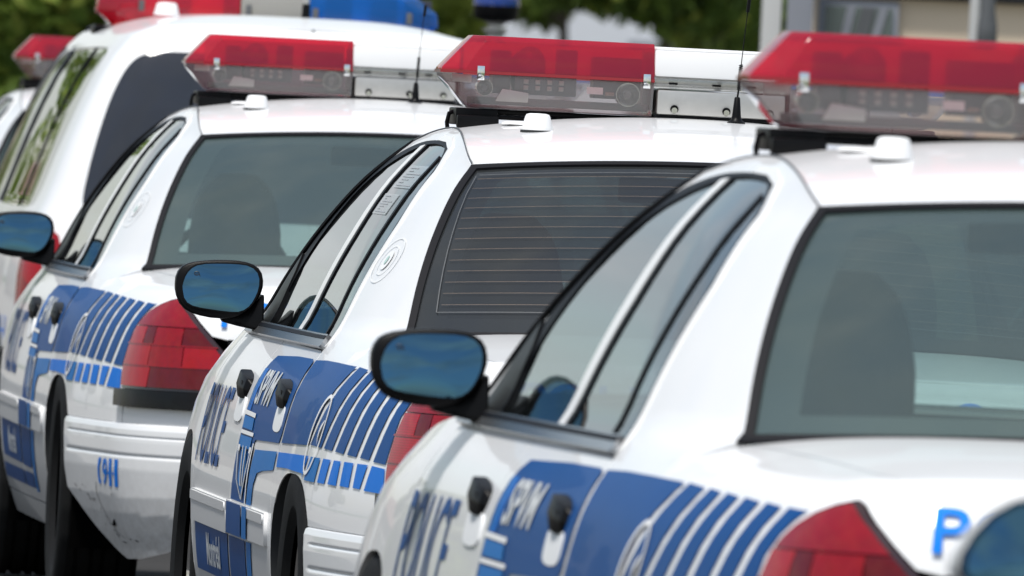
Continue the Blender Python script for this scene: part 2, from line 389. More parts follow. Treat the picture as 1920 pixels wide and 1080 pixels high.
def deck(t, s):
    E = side(s, np.full_like(s, .945)); q = np.clip((E[..., 1]-.225)/.95, 0, 1); r = 1-(1-q)**2.2
    front = E[..., 1] > 3
    r = np.where(front, np.clip((5.2-E[..., 1])/.9, 0, 1)**.6, r)
    return np.stack([t*np.abs(E[..., 0]), E[..., 1], E[..., 2]+.055*r*(1-np.abs(t)**5)], -1)
def gsheet(edge, dy, dz, bul):
    def f(a, v):
        E = edge(v); k = 1-a*a
        P = np.stack([-a*E[..., 0], E[..., 1]+dy(v)*k, E[..., 2]+dz(v)*k], -1)
        b = bul*4*v*(1-v)*(1-.3*a*a); P[..., 1] += np.sign(dy(v))*b*.66; P[..., 2] += b*.75
        return P
    return f
def redge(v): z = .977+.38*v; return side(ez(z), z)
rglass = gsheet(redge, lambda v: -(.187-.067*v), lambda v: .023+.008*v, .018)
def wedge(v): z = .97+.43*v; return side(WSY(z), z)
wglass = gsheet(wedge, lambda v: .24-.12*v, lambda v: .01+.03*v, .02)
ROOFDZ = cspline([1.72, 2.1, 2.6, 2.8, 3.0], [.031, .040, .050, .048, .04])
def roof(t, wv):
    y = 1.72+(3.0-1.72)*wv; z = SEAMZ(y); E = side(y, z); k = 1-t*t
    bow = np.interp(y, [1.72, 2.2, 2.6, 3.0], [-.12, -.03, .03, .12])
    return np.stack([t*np.abs(E[..., 0]), y+bow*k, z+ROOFDZ(y)*k], -1)
def rear_u(x):   # arc position for a lateral x on the rear face (left half)
    return np.interp(-np.abs(x), CP.q[:1500, 0][::-1], CP.L[:1500][::-1])
def rear(u, z):  # the whole rear face by lateral position
    P = side(rear_u(u), z); P[..., 0] = np.where(u > 0, -P[..., 0], P[..., 0]); return P
INV |= {rear, rglass}
def arch(yc, a, b, zc, n=28, up=True, e=2.8):
    q = np.linspace(0, math.pi, n); c, s_ = np.cos(q), np.sin(q)
    return [(yc-np.sign(ci)*a*abs(ci)**(2/e), zc+b*abs(si)**(2/e)) for ci, si in zip(c, s_)]   # from rear side to front side
ARCH_R = arch(1.42, .39, .36, .30); ARCH_F = arch(4.33, .385, .40, .30)
DLO = smooth_loop([(3.47, .957), (3.465, 1.02), (3.445, 1.08), (3.41, 1.13), (3.36, 1.176), (3.30, 1.224), (3.215, 1.276), (3.09, 1.325), (2.95, 1.360), (2.75, 1.390), (2.5, 1.402), (2.27, 1.398), (2.165, 1.388), (2.055, 1.338), (1.978, 1.22), (1.95, 1.10), (1.927, .99), (1.915, .955), (1.96, .955), (2.3, .955), (2.8, .955), (3.3, .955), (3.44, .955)], 2)
DLO_OUT = smooth_loop([(3.72, .938), (3.59, 1.05), (3.48, 1.155), (3.30, 1.274), (3.09, 1.362), (2.82, 1.402), (2.5, 1.410), (2.24, 1.405), (2.13, 1.397), (2.03, 1.343), (1.955, 1.22), (1.930, 1.10), (1.902, .98), (1.880, .938), (1.92, .934), (2.4, .934), (3.0, .934), (3.68, .934)], 2)

def inset(loop, d):
    P = np.array(loop); T = np.roll(P, -1, 0)-np.roll(P, 1, 0); T /= np.linalg.norm(T, axis=1)[:, None]; Nn = np.stack([-T[:, 1], T[:, 0]], -1)
    Q = P+Nn*d
    if not inside(Q[:1], loop)[0]: Q = P-Nn*d
    return [tuple(q) for q in Q]
DLO_CUT = inset(DLO_OUT, .005)
# ------------------------------------------------------------------ the sedan
LINES_T = [1.06, .91, .80, .69, .57, .455]; LINES_B = [1.238, 1.05, .922, .80, .68, .566]
LOW_T = [1.19, 1.03, .913, .81, .69, .568]; LOW_B = [1.225, 1.046, .93, .808, .69, .594]
TL = [(.405, .649), (.428, .70), (.418, .763), (.407, .812), (.383, .842), (.354, .866), (.314, .885), (.262, .900), (.205, .909), (.185, .904), (.115, .862), (.046, .808), (-.01, .757), (-.055, .706), (-.105, .649)]
def interp(pts, z):
    p = sorted(pts, key=lambda q: q[1]); return float(np.interp(z, [q[1] for q in p], [q[0] for q in p]))

def make_lightbar(root):
    M = MB()
    y0, y1 = 2.60, 2.84
    # grey extruded tray under the centre and through the pods
    M.box(-.095, .20, y0+.005, y1-.005, 1.494, 1.550)
    bar = M.done('light_bar', ALU, root, .006)
    simple_box('rubber_strip', RUBBER, bar, -.10, .20, y0+.02, y1-.02, 1.4865, 1.4935, bevel=.002)
    for i, x in enumerate((-.055, .065, .165)):
        b = MB(); b.lathe([(.0, -.004), (.0095, -.004), (.0095, .0), (.0, .0)], (x, y0+.004, 1.507), 'y', 16); b.done('mounting_hole', BLACK, bar)
        b = MB(); b.lathe([(.007, -.003), (.0075, .0), (.0, .002)], (x, y0+.0005, 1.504), 'y', 12); b.done('screw', CHROME, bar)
    # white cover over the centre
    simple_box('centre_cover', WHITEF, bar, -.104, .21, y0+.005, y1-.005, 1.580, 1.640, bevel=.006)
    simple_box('cover_ridge', WHITEF, bar, -.104, .21, y0+.04, y1-.04, 1.6402, 1.648, bevel=.003)
    simple_box('mirror_strip', CHROME, bar, -.104, .20, y0+.03, y0+.038, 1.5525, 1.5795, bevel=.001)
    simple_box('gap_window', CLEARL, bar, -.1035, .2035, y0+.008, y0+.012, 1.5525, 1.5795, bevel=0)
    for x in (-.06, .04, .12): simple_box('gap_clip', BLACK, bar, x-.010, x+.010, y0+.004, y0+.0075, 1.563, 1.568, bevel=.001)
    def pod(x_out, x_in, sg):
        # outlines run round the pod; the outer end is chamfered in plan and slopes back above and below the waist
        def ring(xo, inset, z, ch=.05):
            a, b = xo, x_in
            return [(a+sg*ch, y0+inset, z), (b, y0+inset, z), (b, y1-inset, z), (a+sg*ch, y1-inset, z), (a, y1-inset-ch, z), (a, y0+inset+ch, z)]
        red = MB(); red.loft([ring(x_out, .0, 1.567), ring(x_out, .0, 1.577), ring(x_out+sg*.060, .022, 1.643, .035), ring(x_out+sg*.070, .036, 1.6535, .03)], True)
        red.f = [f for f in red.f if not (len(f) == 6 and f[0] < 6 and max(f) < 6)]   # open below
        red.done('red_lens' if sg > 0 else 'blue_lens', REDL if sg > 0 else BLUEL, bar, .003)
        fl = MB(); fl.loft([ring(x_out-sg*.003, -.003, 1.5655), ring(x_out-sg*.003, -.003, 1.5725)], False); 
        fl.done('lens_rim', pbr_rim if sg > 0 else BLUEL, bar)
        cl = MB(); cl.loft([ring(x_out+sg*.068, .03, 1.4885, .03), ring(x_out+sg*.058, .02, 1.495, .035), ring(x_out+sg*.004, .002, 1.556), ring(x_out+sg*.002, .002, 1.5645)], False)
        cl.done('clear_lens', CLEARL, bar, .002)
        pl = MB(); pl.loft([ring(x_out+sg*.072, .034, 1.487, .03), ring(x_out+sg*.072, .034, 1.4895, .03)], True); pl.done('pod_floor', GREYP, bar)
        simple_box('pod_divider', GREYP, bar, *(sorted((x_in-sg*.004, x_in+sg*.001))), y0+.02, y1-.02, 1.502, 1.63, bevel=0)
        # clips that hold the lens halves
        for x in (x_out+sg*.085, x_in-sg*.018):
            c = MB(); c.box(x-.0085, x+.0085, y0-.0095, y0-.004, 1.551, 1.584); c.box(x-.0085, x+.0085, y0-.0042, y0+.004, 1.5795, 1.584); c.done('lens_clip', CHROME, bar, .0015)
        # what is inside: deck plate, rotator drums, mirrors, flasher boxes
        S = (lambda a, b: sorted((x_out+sg*a, x_out+sg*b)))
        simple_box('inner_deck', GREYP, bar, *S(.075, .478), y0+.05, y1-.05, 1.497, 1.514, bevel=.002)
        col_in = REDIN if sg > 0 else DBOX
        simple_box('back_reflector', col_in, bar, *S(.06, .470), y1-.085, y1-.078, 1.562, 1.638, bevel=0)
        for a, b, d0, zt in ((.118, .160, .06, 1.622), (.268, .312, .055, 1.630), (.352, .462, .075, 1.618)):
            simple_box('flasher_box', DBOX, bar, *S(a, b), y0+d0, y0+d0+.07, 1.523, zt, bevel=.004)
        for a in (.205,):
            r = MB(); r.lathe([(.034, 0), (.040, .02), (.040, .075), (.026, .09), (.0, .092)], (x_out+sg*a, (y0+y1)/2, 1.530), 'z', 24); r.done('rotator_drum', DBOX, bar)
            r = MB(); r.lathe([(.004, .0), (.018, .006), (.030, .02), (.034, .035)], (x_out+sg*a, (y0+y1)/2-.075, 1.6), 'y', 24, cap=False); r.done('rotator_mirror', GREYP, bar)
        for a, rr in ((.098, .018), (.428, .026)):
            r = MB(); r.lathe([(.003, .034), (rr*.5, .026), (rr*.85, .012), (rr, .0), (rr*1.06, .0), (rr*1.06, .04)], (x_out+sg*a, y0+.022, 1.5345), 'y', 28, cap=False); r.done('alley_lamp', CHROME, bar)
            r = MB(); r.lathe([(.0085, .0), (.0085, .016), (.004, .022)], (x_out+sg*a, y0+.028, 1.5345), 'y', 16); r.done('lamp_bulb', GREYP, bar)
            r = MB(); r.lathe([(.0, .0), (rr*.98, .001), (rr*.98, .003)], (x_out+sg*a, y0+.018, 1.5345), 'y', 28); r.done('lamp_cover', LAMPC, bar)
        for i in range(4):
            for k in range(2):
                x = x_out+sg*(.195+.027*i); simple_box('led_cell', AMBER, bar, x-.0055, x+.0055, y0+.042, y0+.046, 1.534+.014*k, 1.544+.014*k, bevel=.001)
        simple_box('circuit_plate', DBOX, bar, *S(.17, .31), y0+.047, y0+.052, 1.523, 1.566, bevel=.001)
        q = MB(); q.add([(x_out+sg*.125, y0+.03, 1.505), (x_out+sg*.20, y0+.03, 1.505), (x_out+sg*.20, y0+.03, 1.527), (x_out+sg*.14, y0+.03, 1.534), (x_out+sg*.125, y0+.034, 1.505), (x_out+sg*.20, y0+.034, 1.505), (x_out+sg*.20, y0+.034, 1.527), (x_out+sg*.14, y0+.034, 1.534)],
                        [(0, 1, 2, 3), (7, 6, 5, 4), (0, 4, 5, 1), (1, 5, 6, 2), (2, 6, 7, 3), (3, 7, 4, 0)]); q.done('side_plate', ALU, bar, .001)
        simple_box('end_reflector', ALU, bar, *S(.025, .07), y0+.05, y0+.056, 1.545, 1.563, bevel=.001)
        simple_box('white_label', GREYF, bar, *S(.335, .372), y0+.040, y0+.042, 1.532, 1.548, bevel=0)
        simple_box('brass_terminal', BROWN, bar, *S(.378, .398), y0+.040, y0+.05, 1.530, 1.538, bevel=.001)
    pod(-.589, -.104, 1)
    pod(.60, .212, -1)
    # feet and cross beam that carry the bar
    for s_ in (-1, 1):
        b = MB(); xo, xi = s_*.553, s_*.455
        b.box(min(xo, xi), max(xo, xi), 2.64, 2.80, 1.447, 1.4865); b.box(min(xo-s_*.002, xi), max(xo-s_*.002, xi), 2.612, 2.64, 1.440, 1.470)
        b.done('bar_foot', BLACK, bar, .005)
        b = MB(); b.tube([(s_*.545, 2.70, 1.480), (s_*.562, 2.70, 1.472), (s_*.566, 2.70, 1.452), (s_*.564, 2.70, 1.436)], .005, 8); b.done('gutter_hook', BLACK, bar)
    simple_box('cross_beam', BLACK, bar, -.455, .455, 2.66, 2.78, 1.474, 1.4863, bevel=.003)
    simple_box('speaker_driver', BLACK, bar, -.455, -.20, 2.65, 2.79, 1.463, 1.4738, bevel=.004)
    return bar

pbr_rim = pbr('dark_red_rim', (.26, .006, .016), .22, coat=.8, var=.1)
MIR_OUT = [(45, 300), (52, 240), (75, 180), (115, 130), (165, 103), (230, 84), (320, 72), (420, 65), (520, 63), (620, 66), (700, 72), (780, 86), (850, 110), (905, 150), (938, 205), (950, 280), (945, 345), (925, 410), (890, 470), (840, 530), (770, 590), (690, 640), (600, 665), (500, 668), (400, 660), (300, 640), (210, 612), (140, 570), (88, 510), (56, 430), (44, 360)]
MIR_GL = [(115, 370), (113, 330), (125, 285), (145, 232), (175, 185), (215, 147), (265, 120), (350, 104), (470, 101), (600, 103), (700, 109), (780, 121), (845, 150), (888, 198), (905, 260), (902, 325), (885, 390), (860, 445), (828, 500), (790, 545), (740, 580), (680, 598), (600, 597), (500, 586), (400, 571), (300, 555), (215, 533), (160, 500), (128, 450)]
def mir_pts(P):
    o = []
    for x, y in P:
        a, b = (x-500)/4415., (y-390)/4415.; A = a*cr+b*sr; B = -a*sr+b*cr; o.append((-.992+A, 1.027-B))
    return o
def make_mirror(root, sgn):
    O = mir_pts(MIR_OUT); G = mir_pts(MIR_GL); c = np.mean(O, axis=0); gc = np.mean(G, axis=0)
    fl = lambda p: (p[0]*(-sgn), p[1], p[2])
    tilt = lambda x, z: 3.60-.09*(x+.992)+.165*(z-1.027)     # glass plane, leaning to look up the road behind
    def ring(P, c, k, dy, plane=True): return [fl((c[0]+(x-c[0])*k, (tilt(c[0]+(x-c[0])*k, c[1]+(z-c[1])*k) if plane else 3.60)+dy, c[1]+(z-c[1])*k)) for x, z in P]
    m = MB()
    def gring(k, dy): return ring(G, gc, k, dy)
    n = len(O)
    rings = [ring(O, c, .95, -.003), ring(O, c, .985, -.001), ring(O, c, 1., .006), ring(O, c, 1., .03), ring(O, c, .96, .07, False), ring(O, c, .82, .11, False), ring(O, c, .5, .135, False)]
    m.loft(rings, True)
    h = m.done('wing_mirror', BLACK, root, angle=50)
    g = MB(); g.loft([gring(1.05, -.0035), gring(1.05, -.006), gring(1.0, -.0065)], False); g.done('mirror_bezel', GLOSSB, h)
    g = MB(); g.loft([gring(k, -.0055-.0045*(1.0609-k*k)) for k in (1.03, .9, .75, .6, .45, .3, .15, .03)], True); g.done('mirror_glass', MIRROR, h, angle=80)
    if sgn < 0:   # heater symbol etched in the corner of the glass
        s_ = MB()
        def at(x, y): 
            q = mir_pts([(x, y)])[0]; return Vector(fl((q[0], tilt(*q)-.0085, q[1])))
        s_.tube([at(235, 200), at(242, 188), at(262, 182), at(285, 190), at(290, 212), at(296, 232)], .0009, 5); s_.tube([at(235, 200), at(240, 215), at(262, 222), at(285, 214)], .0009, 5)
        for q in (250, 262, 274): s_.tube([at(q, 215), at(q+3, 196)], .0007, 5)
        s_.done('heater_mark', FRIT, h)
    a = MB()   # arm into the sail
    def sec(x, y, z0, z1, d): return [fl((x+.0, y-d, z0)), fl((x, y-d*.7, z1)), fl((x, y+d, z1)), fl((x, y+d, z0))]
    a.loft([sec(-.985, 3.635, .957, 1.0, .03), sec(-.945, 3.635, .948, .995, .034), sec(-.912, 3.63, .942, 1.0, .05), sec(-.888, 3.63, .940, 1.03, .07)], True)
    a.done('mirror_arm', BLACK, h, .012, 3)
    return h

def make_wheel(root, x, y, sgn):
    r = .343; wd = .118
    t = MB(); prof = []
    # tyre section from inner bead over the tread to the outer bead, with four grooves
    half = [(.225, .094), (.245, .112), (.285, .119), (.318, .115), (.333, .106), (.339, .096)]
    tread = []
    xs = [.090, .066, .064, .054, .052, .026, .024, .014, .012]
    for i, q in enumerate(xs): tread.append((r if (i//1) % 4 in (0, 1) else r-.009, q))
    right = [(a, b) for a, b in half]+[(r, .090), (r, .068), (r-.009, .066), (r-.009, .054), (r, .052), (r, .024), (r-.009, .022), (r-.009, .010), (r, .008)]
    prof = right+[(a, -b) for a, b in right[::-1]]
    n = 72; rings = []
    for a, h in prof:
        ring = []
        for k in range(n):
            q = 2*math.pi*(k+(.35 if (h > .06 or h < -.06) else 0)*abs(h)*10)/n
            rr = a-(.0055 if (k % 3 == 0 and a > r-.012) else 0); ring.append(Vector((x+h, y+rr*math.cos(q), .343+rr*math.sin(q))))
        rings.append(ring)
    t.loft(rings, False); ty = t.done('wheel', TYRE, root, angle=30)
    rim = MB(); o = sgn
    rim.lathe([(.226, -.09), (.214, -.085), (.205, 0), (.214, .060), (.224, .078), (.228, .084), (.221, .084), (.205, .07), (.19, .035)] if sgn > 0 else [(.226, .09), (.214, .085), (.205, 0), (.214, -.060), (.224, -.078), (.228, -.084), (.221, -.084), (.205, -.07), (.19, -.035)], (x, y, .343), 'x', 48, cap=False)
    rim.done('rim', CHROME, ty)
    d = MB(); d.lathe([(.19, .035*o), (.15, .043*o), (.12, .035*o), (.075, .047*o), (.06, .065*o), (.03, .07*o), (0, .07*o)], (x, y, .343), 'x', 40, cap=False); d.done('wheel_disc', ALU, ty)
    for k in range(8):
        q = 2*math.pi*k/8; h = MB(); h.lathe([(.0, .0), (.017, .0), (.017, .004*o), (0, .004*o)], (x+.0395*o, y+.165*math.cos(q), .343+.165*math.sin(q)), 'x', 12); h.done('vent_hole', DARK, ty)
    return ty

def make_sedan():
    root = empty('police_sedan', (0, 0, 0))
    parts = {}
    # dark backing added to keep panel gaps black, floor to block light; wheel wells
    sh = MB(); ss = list(np.linspace(CP.min, CP.max, 90)); zz = [.27, .35, .55, .75, .86, .925]
    for sg in (-1, 1):
        V = []; 
        for s_ in ss:
            for z in zz:
                P = side(np.array(s_), np.array(z)); _, _, nx, ny = CP(np.array(s_)); V.append((-sg*(P[0]-nx*.035), P[1]-ny*.035, P[2]-.01))
        Fc = []; m = len(zz)
        for i in range(len(ss)-1):
            for k in range(m-1):
                c = np.mean([V[i*m+k], V[(i+1)*m+k+1]], axis=0)
                if (abs(c[1]-1.42) < .43 and c[2] < .70) or (abs(c[1]-4.33) < .43 and c[2] < .72): continue
                Fc.append((i*m+k, (i+1)*m+k, (i+1)*m+k+1, i*m+k+1))
        sh.add(V, Fc)
    sh.box(-.88, .88, .45, 5.0, .262, .28)
    sh.done('dark_backing', DARK, root)
    for yc, b in ((1.42, .40), (4.33, .43)):
        for sg in (-1, 1):
            q = MB(); A = [(yc+.42*math.cos(t), .26+b*math.sin(t)) for t in np.linspace(-.2, math.pi+.2, 24)]
            q.loft([[(sg*.965, a, z) for a, z in A], [(sg*.60, a, z) for a, z in A]], False, closed=False)
            q.add([(sg*.60, a, z) for a, z in A], [tuple(range(len(A)))]); q.done('wheel_well', DARK, root)
    for sg in (-1, 1):
        left = sg < 0
        # quarter with C-pillar, roof rail and A-pillar round the door openings
        gl = [(float(ez(z)), z) for z in np.linspace(.977, 1.357, 9)]
        rf = [(y, float(SEAMZ(y))) for y in np.linspace(1.76, 3.0, 14)]
        ws = [(float(WSY(z)), z) for z in np.linspace(1.385, .97, 9)]
        poly = ([(.385, .553), (.385, .649), (.41, .649)]+[(a+.006, b+.002) for a, b in TL[1:9]]+[(.18, .908), (.18, .945), (.6, .945), (1.287, .945)]+gl+rf+ws+[(4.0, .945), (3.93, .937)]
                + [(3.83, .932), (1.885, .930), (1.862, .922), (1.836, .905), (1.806, .86), (1.790, .80), (1.790, .75), (1.803, .70), (1.8145, .64), (1.8145, .275), (1.81, .275)]
                + [p for p in ARCH_R[::-1] if not (p[0] < 1.2 and p[1] < .556)]+[(1.094, .553)])
        q = sheet('quarter_panel', PAINT, side, poly, [DLO_CUT], .04, 0, .012, sg, root)
        for pts, mat in (((.0, 0), None),): pass
        # wheel arch lips
        lip = MB(); A = [p for p in ARCH_R if not (p[0] < 1.2 and p[1] < .55)]
        r0, r1, r2 = [], [], []
        for s_, z in A:
            P = side(np.array(s_), np.array(z)); r0.append((P[0]*-sg, P[1], P[2])); r1.append(((P[0]+.002)*-sg, P[1]*1.0, P[2])); r2.append(((P[0]+.05)*-sg, P[1]+(.012 if s_ < 1.42 else -.012), P[2]-.012))
        lip.loft([r0, r1, r2], False, closed=False); lip.done('arch_lip', PAINT, q)
        parts[('quarter', sg)] = q
        rd = sheet('rear_door', PAINT, side, [(1.8205, .275), (2.8555, .275), (2.8555, .930), (1.900, .9265), (1.868, .920), (1.842, .904), (1.812, .86), (1.796, .80), (1.796, .752), (1.809, .703), (1.8205, .645)], [], .05, 0, .012, sg, root)
        fd = sheet('front_door', PAINT, side, [(2.8615, .275), (3.93, .275), (3.93, .60), (3.90, .80), (3.85, .928), (2.8615, .930)], [], .05, 0, .012, sg, root)
        sheet('rocker_panel', PAINT, side, [(1.81, .205), (3.94, .205), (3.94, .270), (1.81, .270)], [], .06, 0, .01, sg, root)
        af = [p for p in ARCH_F]
        sheet('front_fender', PAINT, side, [(3.936, .275)]+af+[(4.72, .27), (CP.max-.001, .30), (CP.max-.001, .945), (4.02, .945), (3.935, .934), (3.856, .928), (3.906, .80), (3.936, .60)], [], .06, 0, .012, sg, root)
        mxs = CP.max
        hl = sheet('headlight', CHROME, side, smooth_loop([(mxs-.40, .66), (mxs-.40, .82), (mxs-.62, .83), (mxs-.95, .80), (mxs-1.0, .74), (mxs-.9, .67)], 1), [], .04, .003, .01, sg, root)
        sheet('headlight_cover', LAMPC, side, smooth_loop([(mxs-.40, .66), (mxs-.40, .82), (mxs-.62, .83), (mxs-.95, .80), (mxs-1.0, .74), (mxs-.9, .67)], 1), [], .04, .010, .008, sg, hl)
        gr = sheet('front_grille', GLOSSB, side, [(mxs-.36, .66), (mxs-.001, .66), (mxs-.001, .82), (mxs-.36, .82)], [], .05, .004, .01, sg, root)
        for k in range(5): sheet('grille_bar', CHROME, side, [(mxs-.36, .675+.03*k), (mxs-.001, .675+.03*k), (mxs-.001, .683+.03*k), (mxs-.36, .683+.03*k)], [], .06, .009, .006, sg, gr)
        sheet('front_bumper', BUMPER, side, [(mxs-.82, .36), (mxs-.001, .34), (mxs-.001, .58), (mxs-.82, .57)], [], .06, .014, .018, sg, root)
        sheet('air_intake', DASH, side, [(mxs-.55, .40), (mxs-.001, .40), (mxs-.001, .47), (mxs-.55, .47)], [], .06, .018, .004, sg, root)
        parts[('rd', sg)] = rd; parts[('fd', sg)] = fd
        # door mouldings in two ribs
        for y0, y1, host in ((1.875, 2.853, rd), (2.864, 3.86, fd)):
            mo = sheet('side_moulding', PAINT, side, [(y0, .483), (y1, .487), (y1, .561), (y0, .557)], [], .05, .008, .010, sg, host)
            sheet('moulding_rib', PAINT, side, [(y0+.03, .532), (y1, .536), (y1, .557), (y0+.03, .553)], [], .05, .0105, .004, sg, host)
        # side glass and trim
        sheet('side_window', SGLASS, side, DLO_OUT, [], .03, -.002, 0, sg, root)
        tr = sheet('window_frame', GLOSSB, side, DLO_OUT, [DLO], .025, .0012, .010, sg, root)
        # bright edge round the rear of the opening
        edge_o = [(2.45, 1.420), (2.27, 1.418), (2.125, 1.400), (2.02, 1.347), (1.942, 1.22), (1.917, 1.10), (1.888, .98), (1.866, .934)]; edge_i = [(1.882, .934), (1.906, .98), (1.935, 1.10), (1.960, 1.218), (2.038, 1.338), (2.135, 1.390), (2.27, 1.405), (2.45, 1.408)]
        sheet('rear_trim', BRIGHT, side, edge_o+edge_i, [], .02, .003, .008, sg, tr)
        sheet('pillar_strip', BRIGHT, side, [(2.645, .957), (2.722, .957), (2.695, 1.18), (2.690, 1.392), (2.625, 1.396), (2.605, 1.18)], [], .03, .0026, .006, sg, tr)
        sheet('pillar_gasket', GLOSSB, side, [(2.608, .957), (2.643, .957), (2.603, 1.18), (2.623, 1.396), (2.585, 1.396), (2.565, 1.18)], [], .03, .0016, .006, sg, tr)
        sheet('window_divider', GLOSSB, side, [(2.055, .957), (2.080, .957), (2.108, 1.10), (2.138, 1.25), (2.178, 1.375), (2.152, 1.368), (2.115, 1.25), (2.085, 1.10)], [], .03, .0016, .006, sg, tr)
        sheet('sill_trim', TRIM, side, [(1.873, .929), (3.86, .929), (3.83, .957), (1.905, .957)], [], .03, .013, .016, sg, tr)
        sheet('sill_seal', RUBBER, side, [(1.90, .945), (3.80, .945), (3.79, .953), (1.905, .953)], [], .03, .0145, .003, sg, tr)
        sheet('mirror_sail', BLACK, side, [(3.44, .957), (3.74, .957), (3.63, 1.045), (3.52, 1.125), (3.47, 1.08), (3.455, 1.02)], [], .03, .006, .008, sg, root)
        make_mirror(root, sg)
        # handles
        for yc, host in ((2.985, fd), (1.975, rd)):
            sheet('handle_recess', CRESTF, side, smooth_loop([(yc-.10, .738), (yc+.085, .738), (yc+.10, .77), (yc+.10, .80), (yc-.085, .80), (yc-.10, .765)], 2), [], .015, .0035, .004, sg, host)
            h = MB(); rings = []
            for k, (yy, out_, zz0, zz1) in enumerate(((-.07, .002, .798, .826), (-.058, .012, .793, .838), (-.02, .019, .792, .848), (.03, .021, .796, .856), (.062, .016, .803, .858), (.075, .004, .81, .852))):
                P = side(np.array(yc+yy), np.array(.82))[0]
                rings.append([((P-out_)*-sg, yc+yy, zz0), ((P-out_-.004)*-sg, yc+yy, (zz0+zz1)/2), ((P-out_+.004)*-sg, yc+yy, zz1), ((P+.012)*-sg, yc+yy, zz1), ((P+.002)*-sg, yc+yy, zz0)])
            h.loft(rings, True); h.done('door_handle', BLACK, host, .003)
            P = side(np.array(yc-.03), np.array(.835))[0]; s1 = MB(); s1.lathe([(0, 0), (.009, 0), (.009, .006), (0, .006)], ((P-.024)*-sg, yc-.03, .825), 'x', 14); s1.done('lock_button', GLOSSB, host)
        # ---- printed livery
        p = .0022
        blue = sheet('blue_panel', DBLUE, side, [(2.70, .897), (2.742, .880), (2.772, .86), (2.79, .82), (2.80, .77), (2.80, .70), (2.797, .64), (2.80, .564), (2.425, .562), (2.418, .64), (2.42, .700), (2.40, .709), (2.10, .713), (1.836, .716), (1.815, .74), (1.812, .80), (1.826, .855), (1.858, .902), (1.90, .906), (2.24, .905)], [], .04, p, 0, sg, rd)
        sheet('blue_panel', DBLUE, side, [(1.777, .718), (1.774, .75), (1.774, .80), (1.79, .862), (1.82, .905), (1.60, .909), (1.36, .909), (LINES_T[0]+.018, .907), ((LINES_T[0]+LINES_B[0])/2+.018, .83), (LINES_B[0]+.018, .727)], [], .04, p, 0, sg, q)
        for k in range(6):
            a, b = LINES_T[k]-.018, LINES_B[k]-.018
            zt0 = .907-.022*k/6
            if k < 5:
                c, d = LINES_T[k+1]+.018, LINES_B[k+1]+.018; pl = [(b, .729-.003*k), (d, .729-.003*(k+1)), ((c+d)/2-.012, .83), (c, .907-.022*(k+1)/6), (a, zt0), ((a+b)/2-.012, .83)]
            else:
                pl = [(b, .712), (.452, .709), (.440, .763), (.432, .812), (.41, .842), (.385, .868), (.345, .889), (.36, .8865), (a, zt0), ((a+b)/2-.01, .83)]
            sheet('blue_stripe', DBLUE, side, pl, [], .04, p, 0, sg, q)
        sheet('bright_band', MBLUE, side, [(2.36, .688), (1.833, .697), (1.836, .655), (2.10, .646), (2.215, .638), (2.262, .612), (2.275, .562), (2.395, .562), (2.385, .64)], [], .04, p, 0, sg, rd)
        sheet('bright_band', LBLUE, side, [(1.79, .697), (1.775, .664), (1.55, .667), (1.25, .664), (LOW_B[0]+.02, .652), (LOW_T[0]+.02, .704), (1.5, .701)], [], .03, p, 0, sg, q)
        for k in range(6):
            a, b = LOW_T[k]-.018, LOW_B[k]-.018
            if k < 5: pl = [(a, .704), (b, .651), (LOW_B[k+1]+.018, .650), (LOW_T[k+1]+.018, .704)]
            else: pl = [(a, .7035), (b, .648), (.425, .646), (.448, .70)]
            sheet('bright_block', MBLUE if k == 0 else LBLUE, side, pl, [], .04, p, 0, sg, q)
        # emblem ring with its leaf and drop
        el = lambda cy, cz, a, b, n=32, tl=.0: [(cy+a*math.cos(t)+tl*math.sin(t), cz+b*math.sin(t)) for t in np.linspace(0, 2*math.pi, n, endpoint=False)]
        em = sheet('emblem_ring', WHITEF, side, el(1.165, .752, .083, .090, tl=-.03), [el(1.163, .752, .070, .082, tl=-.03)], .02, p*2, 0, sg, q)
        sheet('emblem_leaf', WHITEF, side, [(1.145, .822), (1.16, .80), (1.205, .742), (1.222, .70), (1.20, .735), (1.15, .80)], [], .02, p*2, 0, sg, em)
        sheet('emblem_hook', WHITEF, side, smooth_loop([(1.09, .79), (1.125, .775), (1.14, .755), (1.12, .725), (1.13, .755), (1.11, .77)], 1), [], .02, p*2, 0, sg, em)
        sheet('emblem_drop', DASH, side, smooth_loop([(1.09, .778), (1.125, .757), (1.115, .738), (1.10, .748)], 1), [], .02, p*2, 0, sg, em)
        # column of bars, stripes and arrow on the rear door
        p2 = p*2
        for a, b in ((2.745, 2.715), (2.708, 2.688), (2.681, 2.664)):
            sheet('thin_stripe', LBLUE if a < 2.72 else MBLUE, side, [(a, .866), (a+.022, .77), (b+.022, .77), (b, .866)], [], .05, p2, 0, sg, rd)
        sheet('white_bar', WHITEF, side, [(2.80, .770), (2.52, .766), (2.52, .756), (2.80, .760)], [], .05, p2, 0, sg, rd)
        sheet('bar_block', MBLUE, side, [(2.785, .757), (2.535, .754), (2.515, .727), (2.772, .729)], [], .05, p2, 0, sg, rd)
        sheet('white_bar', WHITEF, side, [(2.78, .7245), (2.46, .7225), (2.46, .714), (2.78, .716)], [], .05, p2, 0, sg, rd)
        sheet('bar_block', MBLUE, side, [(2.765, .712), (2.475, .711), (2.47, .684), (2.755, .686)], [], .05, p2, 0, sg, rd)
        for a in (2.755, 2.47): sheet('white_bar', WHITEF, side, [(a, .690), (a-.05, .690), (a-.05, .676), (a, .676)], [], .05, p2*1.3, 0, sg, rd)
        sheet('arrow_fill', MBLUE, side, [(2.66, .684), (2.54, .684), (2.455, .615), (2.50, .575), (2.64, .612)], [], .05, p2, 0, sg, rd)
